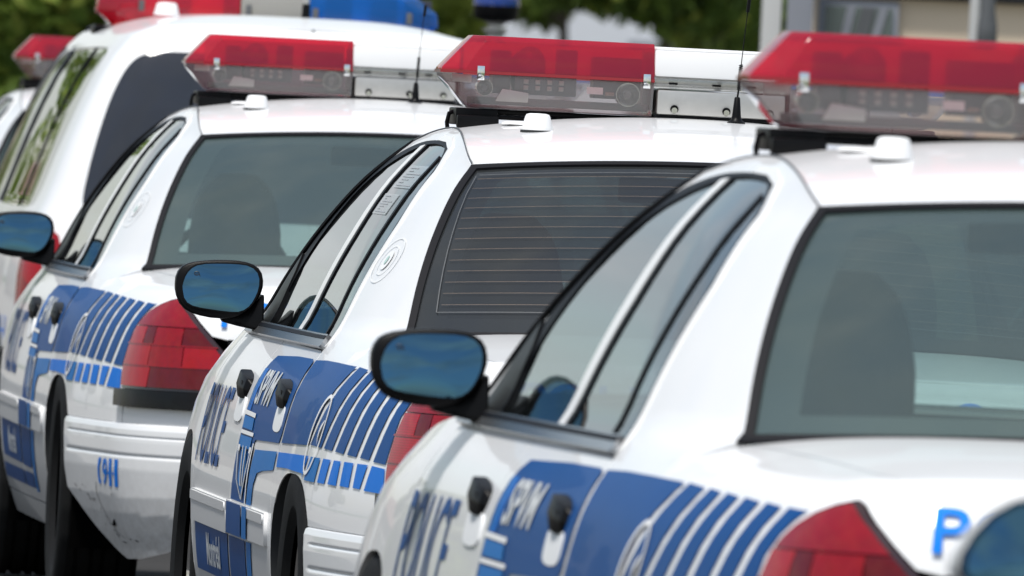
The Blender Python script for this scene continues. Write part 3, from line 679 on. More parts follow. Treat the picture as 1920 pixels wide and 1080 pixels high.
        for a, b in (((2.735, .68), (2.655, .612)), ((2.655, .612), (2.50, .570)), ((2.50, .570), (2.462, .615)), ((2.462, .615), (2.43, .68)), ((2.63, .69), (2.55, .60)), ((2.55, .69), (2.51, .60))):
            wd = .010; sheet('arrow_line', GREYF, side, [(a[0]+wd, a[1]), (b[0]+wd, b[1]), (b[0]-wd, b[1]), (a[0]-wd, a[1])], [], .05, p2*1.4, 0, sg, rd)
        for a, b in ((.60, .70), (.562, .60)):
            sheet('thin_stripe', WHITEF, side, [(2.426, a), (2.42, b), (2.398, b), (2.404, a)], [], .05, p2, 0, sg, rd)
        # moulding and lower door bands
        sheet('blue_panel', DBLUE, side, [(2.80, .488), (2.80, .5595), (2.425, .5585), (2.425, .486)], [], .03, .0122, 0, sg, rd)
        sheet('bright_band', MBLUE, side, [(2.395, .486), (2.395, .5585), (2.28, .558), (2.28, .4855)], [], .03, .0122, 0, sg, rd)
        sheet('blue_panel', DBLUE, side, [(2.835, .480), (2.42, .478), (2.42, .385), (2.46, .365), (2.835, .368)], [], .04, p, 0, sg, rd)
        sheet('bright_band', MBLUE, side, [(2.385, .478), (2.27, .478), (2.275, .40), (2.30, .30), (2.40, .30), (2.39, .40)], [], .04, p, 0, sg, rd)
        sheet('blue_panel', DBLUE, side, [(2.88, .480), (3.80, .484), (3.80, .375), (2.88, .370)], [], .04, p, 0, sg, fd)
        sheet('lower_band', DBLUE, side, [(2.88, .350), (3.86, .352), (3.86, .310), (2.88, .308)], [], .04, p, 0, sg, fd)
        sheet('lower_band', DBLUE, side, [(2.835, .350), (2.44, .350), (2.44, .308), (2.835, .308)], [], .04, p, 0, sg, rd)
        def lettering(txt, a, b, z0, z1, push, mat, host, **k):   # reads front to back on the left flank, back to front on the right
            text_sheet('lettering', mat, side, txt, (a if left else b), (b if left else a), z0, z1, push, sg, host, **k)
        lettering('POLICE', 3.90, 3.235, .622, .812, p, DBLUE, fd, shear=.15, bold=.008)
        lettering('SPVM', 2.655, 2.285, .786, .866, p2, GREYF, rd, shear=.2, bold=.02)
        lettering('Montréal', 3.45, 3.08, .392, .468, p2, GREYF, fd, bold=.02)
        # pale round crest on the C-pillar
        cc = (1.808, 1.137)
        cg = sheet('pillar_crest', CRESTF, side, el(cc[0], cc[1], .105, .052), [el(cc[0], cc[1], .098, .049)], .03, p, 0, sg, q)
        sheet('crest_ring', CRESTF, side, el(cc[0], cc[1], .066, .034), [el(cc[0], cc[1], .061, .0315)], .03, p, 0, sg, cg)
        sheet('crest_centre', CRESTF, side, el(cc[0], cc[1], .034, .022), [], .03, p, 0, sg, cg)
        sheet('crest_cross', GREENF, side, el(cc[0], cc[1], .012, .010), [], .03, p*1.6, 0, sg, cg)
        # ---- tail lamp
        lamp = sheet('tail_light', TAILH, side, TL, [], .02, .004, .02, sg, root)
        bI = lambda z: interp([t for t in TL[9:]], z)+.018; bO = lambda z: interp([t for t in TL[:9]], z)-.016
        sheet('lens_section', TAILS, side, [(bO(.824), .824), (.365, .842), (.338, .862), (.308, .876), (.258, .891), (.210, .8985), (.195, .894), (.132, .8595), (bI(.824), .824)], [], .02, .0115, .009, sg, lamp)
        def row(z0, z1, cuts, mats):
            xs0 = [bO(z0)]+list(cuts)+[bI(z0)]; xs1 = [bO(z1)]+list(cuts)+[bI(z1)]
            for k, mt in enumerate(mats):
                g0 = .0015 if k else 0; g1 = .0015 if k < len(mats)-1 else 0
                sheet('lens_section', mt, side, [(xs0[k]-g0, z0), (xs0[k+1]+g1, z0), (xs1[k+1]+g1, z1), (xs1[k]-g0, z1)], [], .02, .012, .010, sg, lamp)
        row(.775, .8215, (.30, .245, .13), (TAILB, TAILD, TAILR, TAILD)); row(.716, .772, (.25, .12), (TAILB, TAILR, TAILB)); row(.656, .7135, (.235, ), (TAILB, TAILD))
        sheet('lens_bar', TAILR, side, [(.405, .7125), (-.03, .7125), (-.027, .7165), (.407, .7165)], [], .02, .0135, .004, sg, lamp)
        sheet('lens_bar', TAILR, side, [(.408, .7715), (.016, .7715), (.017, .7755), (.407, .7755)], [], .02, .0135, .004, sg, lamp)
        # rear corner: strip under the lamp, panel between strip and bumper
        sheet('bumper_strip', STRIPB, side, [(.415, .599), (.425, .646), (CP.min+.001, .646), (CP.min+.001, .599)], [], .03, .020, .03, sg, root)
        sheet('rear_panel', PAINT, side, [(.384, .553), (.384, .598), (CP.min+.001, .598), (CP.min+.001, .553)], [], .03, -.002, .01, sg, root)
        # roof ditch
        ditch = [(y, float(SEAMZ(y))) for y in np.linspace(1.74, 2.98, 24)]
        dm = MB()
        for dz, r_, m_, nm in ((.0030, .0019, GREYP, 'roof_ditch'), (-.003, .003, PAINT, 'roof_seam')):
            t = MB(); t.tube([tuple(side(np.array(y), np.array(z))*np.array([-sg, 1, 1])+np.array([0, 0, dz])) for y, z in ditch], r_, 6); t.done(nm, m_, root)
    # ---- centre panels
    SM = CP.min+.0005
    lid_face = [(x, z) for x, z in [(-.615, .805), (-.30, .802), (0, .80), (.30, .802), (.615, .805), (.655, .84), (.70, .875), (.735, .905), (.735, .945), (0, .945), (-.735, .945), (-.735, .905), (-.70, .875), (-.655, .84)]]
    cx = lambda s_: float(abs(CP(np.array(s_))[0]))
    half = [(cx(a-.006), b) for a, b in TL[8:14] if b > .79][::-1]+[(cx(.176), .915), (cx(.176), .945)]
    lid_face = [(x, .80) for x in (-.615, -.3, 0, .3, .615)]+half+[(0, .945)]+[(-a, b) for a, b in half[::-1]]
    lid = sheet('trunk_lid', PAINT, rear, lid_face, [], .035, 0, .012, -1, root)
    sheet('trunk_trim', BLACK, rear, [(-.60, .648), (.60, .648), (.612, .80), (0, .796), (-.612, .80)], [], .04, .004, .012, -1, root)
    # lettering on the lid
    text_sheet('lid_lettering', PBLUE, rear, 'POLICE', -.637, -.20, .832, .904, .007, -1, lid, bold=.012)
    text_sheet('lid_lettering', PBLUE, rear, '9-1-1', .32, .637, .832, .904, .007, -1, lid, bold=.012)
    # deck: strip each side belongs to the quarter, the middle is the lid
    e0 = abs(side(np.array(.18), np.array(.945))[0])
    def tl(s_):
        e = abs(side(np.array(s_), np.array(.945))[0]); return min(1., (e0+(.757-e0)*(s_-.18)/1.105)/e)
    ssd = np.r_[np.linspace(.182, .4, 10), np.linspace(.45, 1.285, 12)]
    gb = lambda x: 1.10+.187*(x/.77)**2
    front = [(t, gb(t*.872)+.02) for t in np.linspace(.85, -.85, 25)]
    lidp = [(-1, SM+.0008), (1, SM+.0008), (1, .178)]+[(tl(s_)-.002, s_) for s_ in ssd]+front+[(-(tl(s_)-.002), s_) for s_ in ssd[::-1]]+[(-1, .178)]
    def deckf(t, s_): return deck(t, s_)
    lidtop = sheet('lid_top', PAINT, lambda u, v: deck(-u, v), lidp, [], .05, 0, .012, -1, lid)
    for sg in (-1, 1):
        ds = np.r_[np.linspace(.19, .4, 10), np.linspace(.45, 1.285, 12)]
        strip = [(min(tl(s_)+.002, .9995), s_) for s_ in ds]+[(1, 1.285), (1, .8), (1, .4), (1, .19)]
        sheet('deck_edge', PAINT, lambda u, v: deck(-u, v), [(-a, b) for a, b in strip], [], .05, 0, .012, sg, parts[('quarter', sg)])
    sheet('hood', PAINT, lambda u, v: deck(-u, v), [(-1, 4.02), (1, 4.02), (1, CP.max-.03), (-1, CP.max-.03)], [], .09, 0, .01, -1, root)
    sheet('cowl', BLACK, lambda u, v: deck(-u, v), [(-.98, 3.72), (.98, 3.72), (.98, 4.015), (-.98, 4.015)], [], .09, -.004, 0, -1, root)
    # bumper skin with ribs and a dropped corner
    def bump(u, zf):
        s_ = rear_u(u) if False else u
        zl = np.interp(s_, [CP.min, -.12, .05, .2, .3, .42, .5, .7, .85, 1.05], [.242, .240, .222, .192, .176, .172, .19, .255, .31, .37])
        z = np.where(zf > .40, zf, zl+(zf-.15)*(.40-zl)/.25)
        o = np.interp(z, [.15, .20, .25, .30, .35, .42, .50, .535, .548, .553], [.055, .04, .022, .006, -.006, -.013, -.013, -.011, -.006, .004])
        for zg, wv, dp in ((.516, .0028, .0035), (.463, .0045, .0042)): o = o+dp*np.exp(-((z-zg)/wv)**2)*np.clip((1.02-s_)/.04, 0, 1)
        o = o-np.clip((.55-s_)/.8, 0, 1)*.018*np.clip((z-.2)/.1, 0, 1)
        x, y, nx, ny = CP(s_); return np.stack([x-nx*o, y-ny*o, z], -1)
    bl = None
    for sg in (-1, 1):
        us = np.r_[np.linspace(CP.min, -.05, 22), np.linspace(.0, .6, 40), np.linspace(.63, 1.09, 20)]; zs = np.r_[np.linspace(.15, .43, 24), np.linspace(.436, .553, 45)]
        V2 = np.array([(a if a < .9 else .9+(a-.9)*(min(1., (float(np.interp(z, [.15, .40, .553], [1.0, 1.03, 1.09]))-.9)/.19)), z) for a in us for z in zs]); m = len(zs)
        Fc = [(i*m+k, (i+1)*m+k, (i+1)*m+k+1, i*m+k+1) for i in range(len(us)-1) for k in range(m-1)]
        b = sheet('rear_bumper', BUMPER, bump, None, sgn=sg, parent=root, pre=(V2, Fc), depth=.012)
        if sg < 0: bl = b
    for ch, a, b in (('9', .505, .452), ('1', .432, .405), ('1', .378, .350)): text_sheet('bumper_lettering', LBLUE, bump, ch, a, b, .370, .450, .002, -1, bl, bold=.02)
    for a in (.447, .397): sheet('bumper_hyphen', LBLUE, bump, [(a, .404), (a-.012, .404), (a-.012, .413), (a, .413)], [], .02, .002, 0, -1, bl)
    ph = smooth_loop([(.555, .450), (.525, .450), (.528, .438), (.540, .430), (.543, .41), (.540, .388), (.528, .382), (.525, .370), (.552, .370), (.562, .395), (.562, .425)], 1)
    sheet('handset_mark', LBLUE, bump, ph, [], .01, .002, 0, -1, bl)
    simple_box('pull_slot', BLACK, bl, -.55, -.50, .05, .10, .405, .425, bevel=.003)
    parts['bumper'] = bl; parts['bump'] = bump
    # windows at the back and front
    vb = .975
    rw = sheet('rear_window', GLASS, rglass, [(-.995, .004), (.995, .004), (.995, .996), (-.995, .996)], [], .07, -.003, 0, -1, root)
    ring_o = [(-1.004, -.012), (1.004, -.012), (1.006, 1.008), (-1.006, 1.008)]; ring_i = smooth_loop([(-.984, .018), (-.8, .018), (0, .016), (.8, .018), (.984, .018), (.982, .5), (.978, .980), (.8, .984), (0, .986), (-.8, .984), (-.978, .980), (-.982, .5)], 0)
    fr = sheet('window_gasket', RUBBER, rglass, ring_o, [ring_i], .04, .003, .006, -1, root)
    sheet('window_frit', FRIT, rglass, [(a*1.0, b) for a, b in [(-.99, .012), (.99, .012), (.985, .988), (-.985, .988)]], [[(-.90, .105), (-.6, .098), (0, .092), (.6, .098), (.90, .105), (.895, .5), (.875, .90), (.85, .922), (.5, .926), (0, .928), (-.5, .926), (-.85, .922), (-.875, .90), (-.895, .5)]], .05, -.006, 0, -1, fr)
    sheet('windscreen', GLASS, wglass, [(-.995, .0), (.995, .0), (.995, 1), (-.995, 1)], [], .1, -.003, 0, -1, root)
    sheet('windscreen_gasket', RUBBER, wglass, [(-1.004, -.03), (1.004, -.03), (1.006, 1.01), (-1.006, 1.01)], [[(-.96, .04), (.96, .04), (.955, .96), (-.955, .96)]], .06, .003, .006, -1, root)
    rf = sheet('roof', PAINT, lambda u, v: roof(-u, v), [(-.992, .006), (.992, .006), (.992, .994), (-.992, .994)], [], .05, 0, .012, -1, root)
    sheet('headliner', CLOTH, lambda u, v: roof(-u, v), [(-.95, .03), (.95, .03), (.95, .97), (-.95, .97)], [], .08, -.035, 0, -1, root)
    # ---- cabin
    def seat(xc, y, w, z0, z1, mat, lean=.22, top=.75):
        s_ = MB(); rings = []
        for k in np.linspace(0, 1, 7):
            z = z0+(z1-z0)*k; hw = w/2*(1-(1-top)*max(0, k-.3)/.7)*(1-.5*k**7); d = .075-.03*k
            rr = []
            for q in np.linspace(0, 2*math.pi, 20, endpoint=False):
                c, s2 = math.cos(q), math.sin(q); rr.append((xc+hw*np.sign(c)*abs(c)**.5, y-lean*(z-z0)+d*np.sign(s2)*abs(s2)**.6, z))
            rings.append(rr)
        s_.loft(rings, True); return s_.done('seat_back', mat, root, .012, 2, 60)
    for x in (-.43, .43):
        seat(x, 2.62, .50, .60, 1.07, CLOTH, .22, .62)
        seat(x, 2.54, .27, 1.0, 1.25, CLOTH, .12, .78)
    seat(0, 1.78, 1.40, .60, .985, CLOTH, .3, .95)
    simple_box('cabin_floor', DASH, root, -.86, .86, 1.5, 3.9, .40, .44, bevel=0)
    simple_box('parcel_shelf', DASH, root, -.78, .78, 1.16, 1.75, .938, .955, bevel=.004)
    d = MB(); d.loft([[(-.84, y, z) for y, z in ((3.45, .72), (3.42, .93), (3.5, .965), (3.95, .945), (3.95, .72))], [(.84, y, z) for y, z in ((3.45, .72), (3.42, .93), (3.5, .965), (3.95, .945), (3.95, .72))]], True); d.done('dashboard', DASH, root, .02)
    st = MB(); st.tube([(-.40+.185*math.cos(q), 3.27-.06*math.sin(q), .93+.17*math.sin(q)) for q in np.linspace(0, 2*math.pi, 28)], .014, 8); st.tube([(-.40, 3.42, .85), (-.40, 3.27, .93)], .03, 8); st.done('steering_wheel', BLACK, root)
    im = MB(); im.box(-.11, .11, 3.20, 3.225, 1.285, 1.345); im.done('inner_mirror', BLACK, root, .01)
    simple_box('seat_belt_tag', ORANGE, root, -.695, -.680, 1.56, 1.57, 1.13, 1.165, bevel=.002)
    # ---- roof furniture
    pk = MB(); pk.lathe([(.0365, .004), (.0355, .008), (.0285, .036), (.0255, .0405), (.018, .0425), (0, .043)], (-.414, 2.144, 1.4395), 'z', 32, cap=False); pk.done('roof_puck', WHITEF, root, angle=60)
    pk = MB(); pk.lathe([(.0385, -.004), (.0385, .0045), (.034, .005)], (-.414, 2.144, 1.4395), 'z', 32); pk.done('puck_gasket', DASH, root)
    ld = MB(); ld.lathe([(.066, 0), (.063, .004), (.052, .007), (0, .008)], (-.405, 2.40, 1.4545), 'z', 36); ld.done('low_antenna', WHITEF, root, angle=60)
    an = MB(); bx, by, bz = .068, 2.42, 1.478
    an.lathe([(.021, 0), (.021, .006), (.013, .012), (.0105, .020), (.0065, .062), (.0045, .064)], (bx, by, bz), 'z', 20)
    an.tube([(bx, by, bz+.062), (bx+.002, by, bz+.08)], .0022, 6)
    sp_ = []
    for i in range(14*10): q = 2*math.pi*i/10; sp_.append((bx+.002+.0042*math.cos(q)+.003*i/140, by+.0042*math.sin(q), bz+.08+.058*i/140))
    an.tube(sp_, .0013, 5); an.tube([(bx+.005, by, bz+.137), (bx+.014, by, bz+.265)], .0011, 6); an.tube([(bx+.0138, by, bz+.258), (bx+.0165, by, bz+.290)], [.0042, .0042], 8)
    an.done('whip_antenna', BLACK, root, angle=50)
    make_lightbar(root)
    for sg in (-1, 1):
        for y in (1.42, 4.33): make_wheel(root, sg*.875, y, sg)
    return root, parts

def children(o): return [c for c in bpy.data.objects if c.parent == o]
def copy_tree(o, parent=None, skip=()):
    c = o.copy(); COL.objects.link(c); c.parent = parent
    for ch in KIDS.get(o, []):
        if ch.name.split('.')[0] in skip: continue
        copy_tree(ch, c, skip)
    return c
def index_kids():
    KIDS.clear()
    for o in bpy.data.objects:
        if o.parent: KIDS.setdefault(o.parent, []).append(o)
KIDS = {}

sedan, parts = make_sedan()
index_kids()
G_CARS = 'white police sedans parked nose to tail'
CARS = {'A': (1.32382, 27.1996, .13285, .00246), 'B': (.66511, 37.16338, .10017, 0.), 'C': (-.16288, 48.17746, .08841, -.001), 'E': (-1.17, 65.0, .083, 0.)}
LABELS = {'A': 'nearest white police sedan, with a large blue P on its trunk lid',
          'B': 'white police sedan with dark tinted rear window and fine heater lines',
          'C': 'white police sedan with scuffed bumper corner marked 9-1-1, just behind the van',
          'E': 'farthest white police sedan, its red roof light left of the van'}
ROOTS = {}
for k in 'ACEB':
    o = sedan if k == 'B' else copy_tree(sedan, skip=('pillar_crest',) if k == 'A' else ())
    x, y, t, dz = CARS[k]; o.location = (x, y, dz); o.rotation_euler = (0, 0, t); tag(o, LABELS[k], 'police car', G_CARS); ROOTS[k] = o
# plain car nearest the lens: the same body without livery or roof bar
plain = copy_tree(sedan, skip=('light_bar', 'blue_panel', 'blue_stripe', 'bright_band', 'bright_block', 'emblem_ring', 'thin_stripe', 'white_bar', 'bar_block', 'arrow_fill', 'arrow_line', 'lower_band', 'lettering', 'lid_lettering', 'bumper_lettering', 'bumper_hyphen', 'handset_mark', 'pillar_crest', 'roof_puck', 'puck_gasket', 'low_antenna', 'whip_antenna', 'wing_mirror', 'side_moulding'))
plain.name = 'parked_car'
plain.location = (2.181, 16.9, .004); plain.rotation_euler = (0, 0, .16)
tag(plain, 'white car at the lower right corner, only its pale pointed wing mirror in view', 'car')
def pointed_mirror(root):
    O = [(-1.082, .995), (-1.079, 1.012), (-1.066, 1.035), (-1.045, 1.058), (-1.02, 1.073), (-.985, 1.083), (-.95, 1.085), (-.915, 1.075), (-.895, 1.05), (-.893, 1.01), (-.905, .975), (-.93, .962), (-.97, .966), (-1.02, .973), (-1.06, .979), (-1.076, .984)]
    c = np.mean(O, axis=0)
    def ring(k, dy, dz=0): return [(c[0]+(x-c[0])*k, 3.60+.17*(z-1.03)+dy, c[1]+(z-c[1])*k+dz) for x, z in O]
    m = MB(); m.loft([ring(1.02, 0), ring(1.07, .004), ring(1.09, .02, -.002), ring(1.06, .06, -.003), ring(.85, .10), ring(.5, .12)], True); h = m.done('wing_mirror', GREYF, root, angle=50)
    g = MB(); g.loft([ring(1.06, -.001), ring(1.06, -.006), ring(.965, -.007)], False); g.done('mirror_bezel', GLOSSB, h)
    g = MB(); g.loft([ring(k, -.0035-.004*(1-k*k)) for k in (1.0, .85, .7, .5, .3, .03)], True); g.done('mirror_glass', MIRROR, h, angle=80)
    a = MB(); sec = lambda x, d: [(x, 3.64-d, .955), (x, 3.64-d, 1.0), (x, 3.64+d, 1.0), (x, 3.64+d, .955)]
    a.loft([sec(-.95, .03), sec(-.885, .06)], True); a.done('mirror_arm', BLACK, h, .008)
pointed_mirror(plain)
# the second car has darker glass at the back, with heater wires, and print on the door window
B = ROOTS['B']
for c in children(B):
    if c.name.split('.')[0] == 'rear_window':
        c.data = c.data.copy(); c.data.materials[0] = GLASSD; rwB = c
        c['label'] = 'dark tinted rear window with heater lines'
    if c.name.split('.')[0] == 'side_window' and np.mean([v.co.x for v in c.data.vertices]) < 0: swB = c
def strip(fn, pts, wd, name, mat, push, parent, axis=1):
    o_ = [(a, b+wd) if axis else (a+wd, b) for a, b in pts]+[(a, b-wd) if axis else (a-wd, b) for a, b in pts[::-1]]
    return sheet(name, mat, fn, o_, [], .2, push, 0, -1, parent)
for i in range(13):
    v = .165+.062*i; e = .915+.035*v
    strip(rglass, [(a, v) for a in np.linspace(e, -e, 9)], .0008, 'heater_wire', BROWN, .0015, rwB)
strip(rglass, [(.915+.035*v+.012, v) for v in np.linspace(.125, .93, 8)], .0012, 'heater_bus', GREYP, .0015, rwB, 0)
strip(rglass, [(-(.915+.035*v)-.012, v) for v in np.linspace(.125, .93, 8)], .0012, 'heater_bus', GREYP, .0015, rwB, 0)
strip(rglass, [(a, .125) for a in np.linspace(.93, -.93, 9)], .0014, 'heater_bus', GREYP, .0015, rwB)
strip(rglass, [(a, .935) for a in np.linspace(.95, -.95, 9)], .0014, 'heater_bus', GREYP, .0015, rwB)
STK = film('sticker_film', (.7, .7, .7), (.50, .54, .56), .45, .8)
GREYL = pbr('grey_print', (.34, .36, .38), .5, spec=.2)
for (y0, y1, z0, z1) in ((2.46, 2.16, 1.298, 1.350), (2.50, 2.24, 1.236, 1.283)):
    st = sheet('window_sticker', STK, side, [(y0+.03, z0), (y1, z0), (y1, z1), (y0+.03, z1)], [], .04, -.0004, 0, -1, swB)
    for k in range(7):
        z = z0+.005+(z1-z0-.008)*k/6.6; a = y0-.015*(k % 3); b = y1+.04+.05*((k*7) % 4)
        sheet('print_line', GREYL, side, [(a, z), (b, z), (b, z+.0022), (a, z+.0022)], [], .05, .0004, 0, -1, st)
# the third car's bumper corner is scuffed and cracked
C = ROOTS['C']; bc = [c for c in children(C) if c.name.split('.')[0] == 'rear_bumper' and np.mean([v.co.x for v in c.data.vertices]) < 0][0]
bump = parts['bump']
def scuff(s_, z, a, b, sl=0.):
    k = random.random()*.4+.8
    sheet('scuff_mark', SCUFF, bump, [(s_-a*k, z-b), (s_-a*.2, z-b*.4+sl), (s_+a, z+b*.7), (s_+a*.3, z+b), (s_-a*.6, z+b*.3)], [], .05, .0018, 0, -1, bc)
for s_, z, a, b in ((.80, .285, .012, .006), (.70, .295, .016, .007), (.68, .282, .010, .009), (.64, .290, .014, .008), (.62, .30, .006, .004), (.76, .33, .010, .004), (.73, .325, .006, .004), (.86, .29, .020, .008), (.57, .272, .006, .004), (.53, .255, .008, .003), (.50, .24, .01, .003), (.47, .225, .012, .004), (.45, .215, .014, .005), (.42, .345, .004, .004), (.40, .20, .02, .004), (.66, .235, .008, .003), (.56, .22, .007, .003), (.30, .205, .012, .004), (.34, .21, .010, .003)): scuff(s_, z, a, b)
crk = [(.588, .372), (.590, .350), (.588, .33), (.575, .31), (.56, .292), (.535, .272), (.50, .252), (.465, .236), (.42, .222), (.38, .212)]
sheet('crack_line', SCUFF, bump, [(a+.0025, b) for a, b in crk]+[(a-.0025, b) for a, b in crk[::-1]], [], .03, .0016, 0, -1, bc)

# ------------------------------------------------------------------ the van
VP = Plan([(0, .05), (-.5, .058), (-.78, .085), (-.90, .13), (-.955, .21), (-.975, .34), (-.985, .6), (-.99, 1.2), (-.992, 2.5), (-.985, 3.6), (-.94, 4.3), (-.85, 4.75), (-.6, 4.95), (0, 5.0)], 1.5)
VOFF = cspline([.18, .30, .45, .60, .75, .85, .93, 1.0, 1.07, 1.2, 1.35, 1.5, 1.6, 1.65, 1.685, 1.70], [.06, .02, .004, 0, .003, .010, .028, .055, .085, .132, .190, .258, .318, .362, .42, .47])
def vside(s, z):
    s = np.asarray(s, float); z = np.asarray(z, float); x, y, nx, ny = VP(s); o = VOFF(z)
    x2 = x*(1-o/.99); y2 = y+.72*o*np.clip(1-(y-.05)/1.3, 0, 1)**1.5-.5*o*np.clip((y-4.0)/1.0, 0, 1)
    dr = np.where(s > 3.0, .05*np.clip((s-3.0)/1.0, 0, 1)**1.5, 0)*np.clip((z-1.0)/.5, 0, 1)
    return np.stack(np.broadcast_arrays(x2, y2, z-dr), -1)
def make_van():
    root = empty('police_van', (-.683, 58.45, 0), .085)
    tag(root, 'white police van with dark rear glass and red and blue roof lights', 'police van')
    for sg in (-1, 1):
        win = smooth_loop([(.56, 1.075), (.53, 1.2), (.52, 1.40), (.55, 1.56), (.66, 1.607), (1.2, 1.612), (2.4, 1.605), (3.1, 1.585), (3.5, 1.42), (3.85, 1.20), (3.95, 1.08), (3.8, 1.06), (2, 1.05), (.7, 1.055)], 2)
        ar = arch(1.05, .40, .42, .28); af = arch(4.0, .40, .42, .28)
        vs = lambda x: float(np.interp(-x, VP.q[:1200, 0][::-1], VP.L[:1200][::-1]))
        RG = smooth_loop([(VP.min-.3, 1.045), (vs(.66), 1.045), (vs(.815), 1.047), (vs(.848), 1.085), (vs(.862), 1.20), (vs(.878), 1.35), (vs(.888), 1.47), (vs(.878), 1.57), (vs(.82), 1.60), (vs(.70), 1.606), (VP.min-.3, 1.608)], 2)
        RG = [(a, b) for a, b in RG if a > VP.min+.01]; k0 = min(range(len(RG)), key=lambda q: (RG[q][1] > 1.3, RG[q][0])); RG = RG[k0:]+RG[:k0]
        RGL = [(VP.min+.0005, 1.045)]+RG+[(VP.min+.0005, 1.608)]
        pan = [(VP.min+.0, .25), (.62, .25), (.65, .28)]+ar[1:-1]+[(1.45, .28), (1.47, .22), (3.58, .22), (3.6, .28)]+af[1:-1]+[(4.4, .28), (VP.max, .30), (VP.max, .95), (4.6, .98), (4.2, 1.05), (4.05, 1.12), (3.55, 1.52), (3.3, 1.66), (3.1, 1.695), (.3, 1.695), (VP.min+.0, 1.695), ]+RGL[::-1]
        b = sheet('body_side', PAINT, vside, pan, [win], .07, 0, .01, sg, root)
        sheet('side_window', SGLASS, vside, [(a, c) for a, c in win], [], .1, -.004, 0, sg, root)
        sheet('rear_window', VGLASS, vside, RGL, [], .06, .001, .006, sg, root)
        for y0, y1, k in ((1.50, 1.525, 0), (2.62, 2.75, 1)):
            sheet('window_pillar', GLOSSB, vside, [(y0-.12, 1.058), (y1-.12, 1.058), (y1, 1.61), (y0, 1.61)], [], .06, .0, .01, sg, b)
        sheet('front_pillar', GLOSSB, vside, [(3.96, 1.06), (4.10, 1.06), (3.62, 1.44), (3.25, 1.615), (3.10, 1.60), (3.50, 1.42)], [], .05, .003, .006, sg, b)
        sheet('tail_light', TAILR, vside, smooth_loop([(.26, .68), (.28, .88), (.26, 1.0), (.10, 1.0), (.02, .86), (.04, .68)], 1), [], .03, .006, .015, sg, root)
        sheet('tail_light_core', TAILB, vside, smooth_loop([(.20, .80), (.21, .90), (.12, .92), (.07, .86), (.09, .80)], 1), [], .03, .009, .008, sg, root)
        text_sheet('lettering', PBLUE, vside, '9-1-1', .95 if sg < 0 else .55, .55 if sg < 0 else .95, .605, .685, .003, sg, b, bold=.02)
        sheet('bumper_edge', DASH, vside, [(VP.min, .575), (.62, .575), (.62, .583), (VP.min, .583)], [], .05, .003, 0, sg, b)
        for y in (1.05, 4.0): make_wheel(root, sg*.86, y, sg)
    def vroof(t, s): 
        E = vside(s, np.full_like(s, 1.695)); k = 1-t**4
        q = np.clip((E[..., 1]-.3)/.8, 0, 1); f = np.clip((3.3-E[..., 1])/.6, 0, 1)
        return np.stack([-t*np.abs(E[..., 0]), E[..., 1], E[..., 2]+.05*k*np.minimum(1-(1-q)**2, f)], -1)
    sheet('roof', PAINT, vroof, [(-1, VP.min+.01), (1, VP.min+.01), (1, 3.1), (-1, 3.1)], [], .1, 0, 0, -1, root)
    ws = MB(); ws.add([(-.60, 3.12, 1.685), (.60, 3.12, 1.685), (.88, 4.22, 1.02), (-.88, 4.22, 1.02)], [(0, 3, 2, 1)]); ws.done('windscreen', VGLASS, root)
    hd = MB(); hd.add([(-.88, 4.2, 1.03), (.88, 4.2, 1.03), (.75, 4.85, .92), (-.75, 4.85, .92)], [(0, 3, 2, 1)]); hd.done('hood', PAINT, root)
    simple_box('cabin_floor', DARK, root, -.85, .85, .3, 4.6, .25, .5, bevel=0)
    for sg in (-1, 1):
        q = MB(); q.box(sg*.62-.26, sg*.62+.26, .65, 1.45, .2, .72); q.done('wheel_well', DARK, root)
    for x in (-.42, .42):
        s_ = MB(); s_.box(x-.24, x+.24, 2.3, 2.42, .55, 1.30); s_.done('seat_back', CLOTH, root, .05, 3)
    # roof lights with rounded ends, red lens, frosted centre, blue lens
    y0, y1 = 2.38, 2.70
    def pod(x0, x1, mat, name, capl, capr):
        rings = []
        for z, i in ((1.690, .045), (1.700, .018), (1.740, .0), (1.785, .0), (1.835, .02), (1.852, .06)):
            a = x0+(abs(z-1.760)*1.2+.0 if capl else 0); b_ = x1-(abs(z-1.760)*1.3 if capr else 0)
            rings.append([(a+(.07 if capl else 0), y0+i, z), (b_-(.07 if capr else 0), y0+i, z), (b_, y0+i+.08, z), (b_, y1-i-.08, z), (b_-(.07 if capr else 0), y1-i, z), (a+(.07 if capl else 0), y1-i, z), (a, y1-i-.08, z), (a, y0+i+.08, z)])
        p = MB(); p.loft(rings, True); return p.done(name, mat, bar, .004, angle=40)
    bar = MB(); bar.box(-.50, .55, y0+.07, y1-.07, 1.672, 1.6905); bar = bar.done('light_bar', BLACK, root, .006)
    pod(-.635, -.115, REDL, 'red_lens', True, False); pod(-.111, .112, SMOKE, 'frosted_lens', False, False); pod(.116, .615, BLUEL, 'blue_lens', False, True)
    for x in (-.40, -.22): simple_box('flasher_box', REDIN, bar, x-.055, x+.055, y0+.1, y0+.2, 1.73, 1.845, bevel=.006)
    for x in (-.50, -.31, -.14): 
        r = MB(); r.lathe([(.004, .04), (.02, .03), (.03, .0)], (x, y0+.05, 1.742), 'y', 20, cap=False); r.done('lamp_reflector', CHROME, bar)
    for x in (.24, .40, .52): simple_box('flasher_box', DBOX, bar, x-.045, x+.045, y0+.1, y0+.2, 1.73, 1.83, bevel=.006)
    for x in (-.02, .08): simple_box('inner_frame', GREYP, bar, x-.03, x+.03, y0+.06, y0+.09, 1.73, 1.765, bevel=.004)
    for x in (-.46, -.085, .15, .48): simple_box('lens_clip', GREYP, bar, x-.01, x+.01, y0-.006, y0+.004, 1.745, 1.785, bevel=.002)
    pk = MB(); pk.lathe([(.046, 0), (.043, .006), (.035, .038), (.028, .043), (0, .045)], (-.425, 1.55, 1.732), 'z', 28); pk.done('roof_puck', WHITEF, root, angle=60)
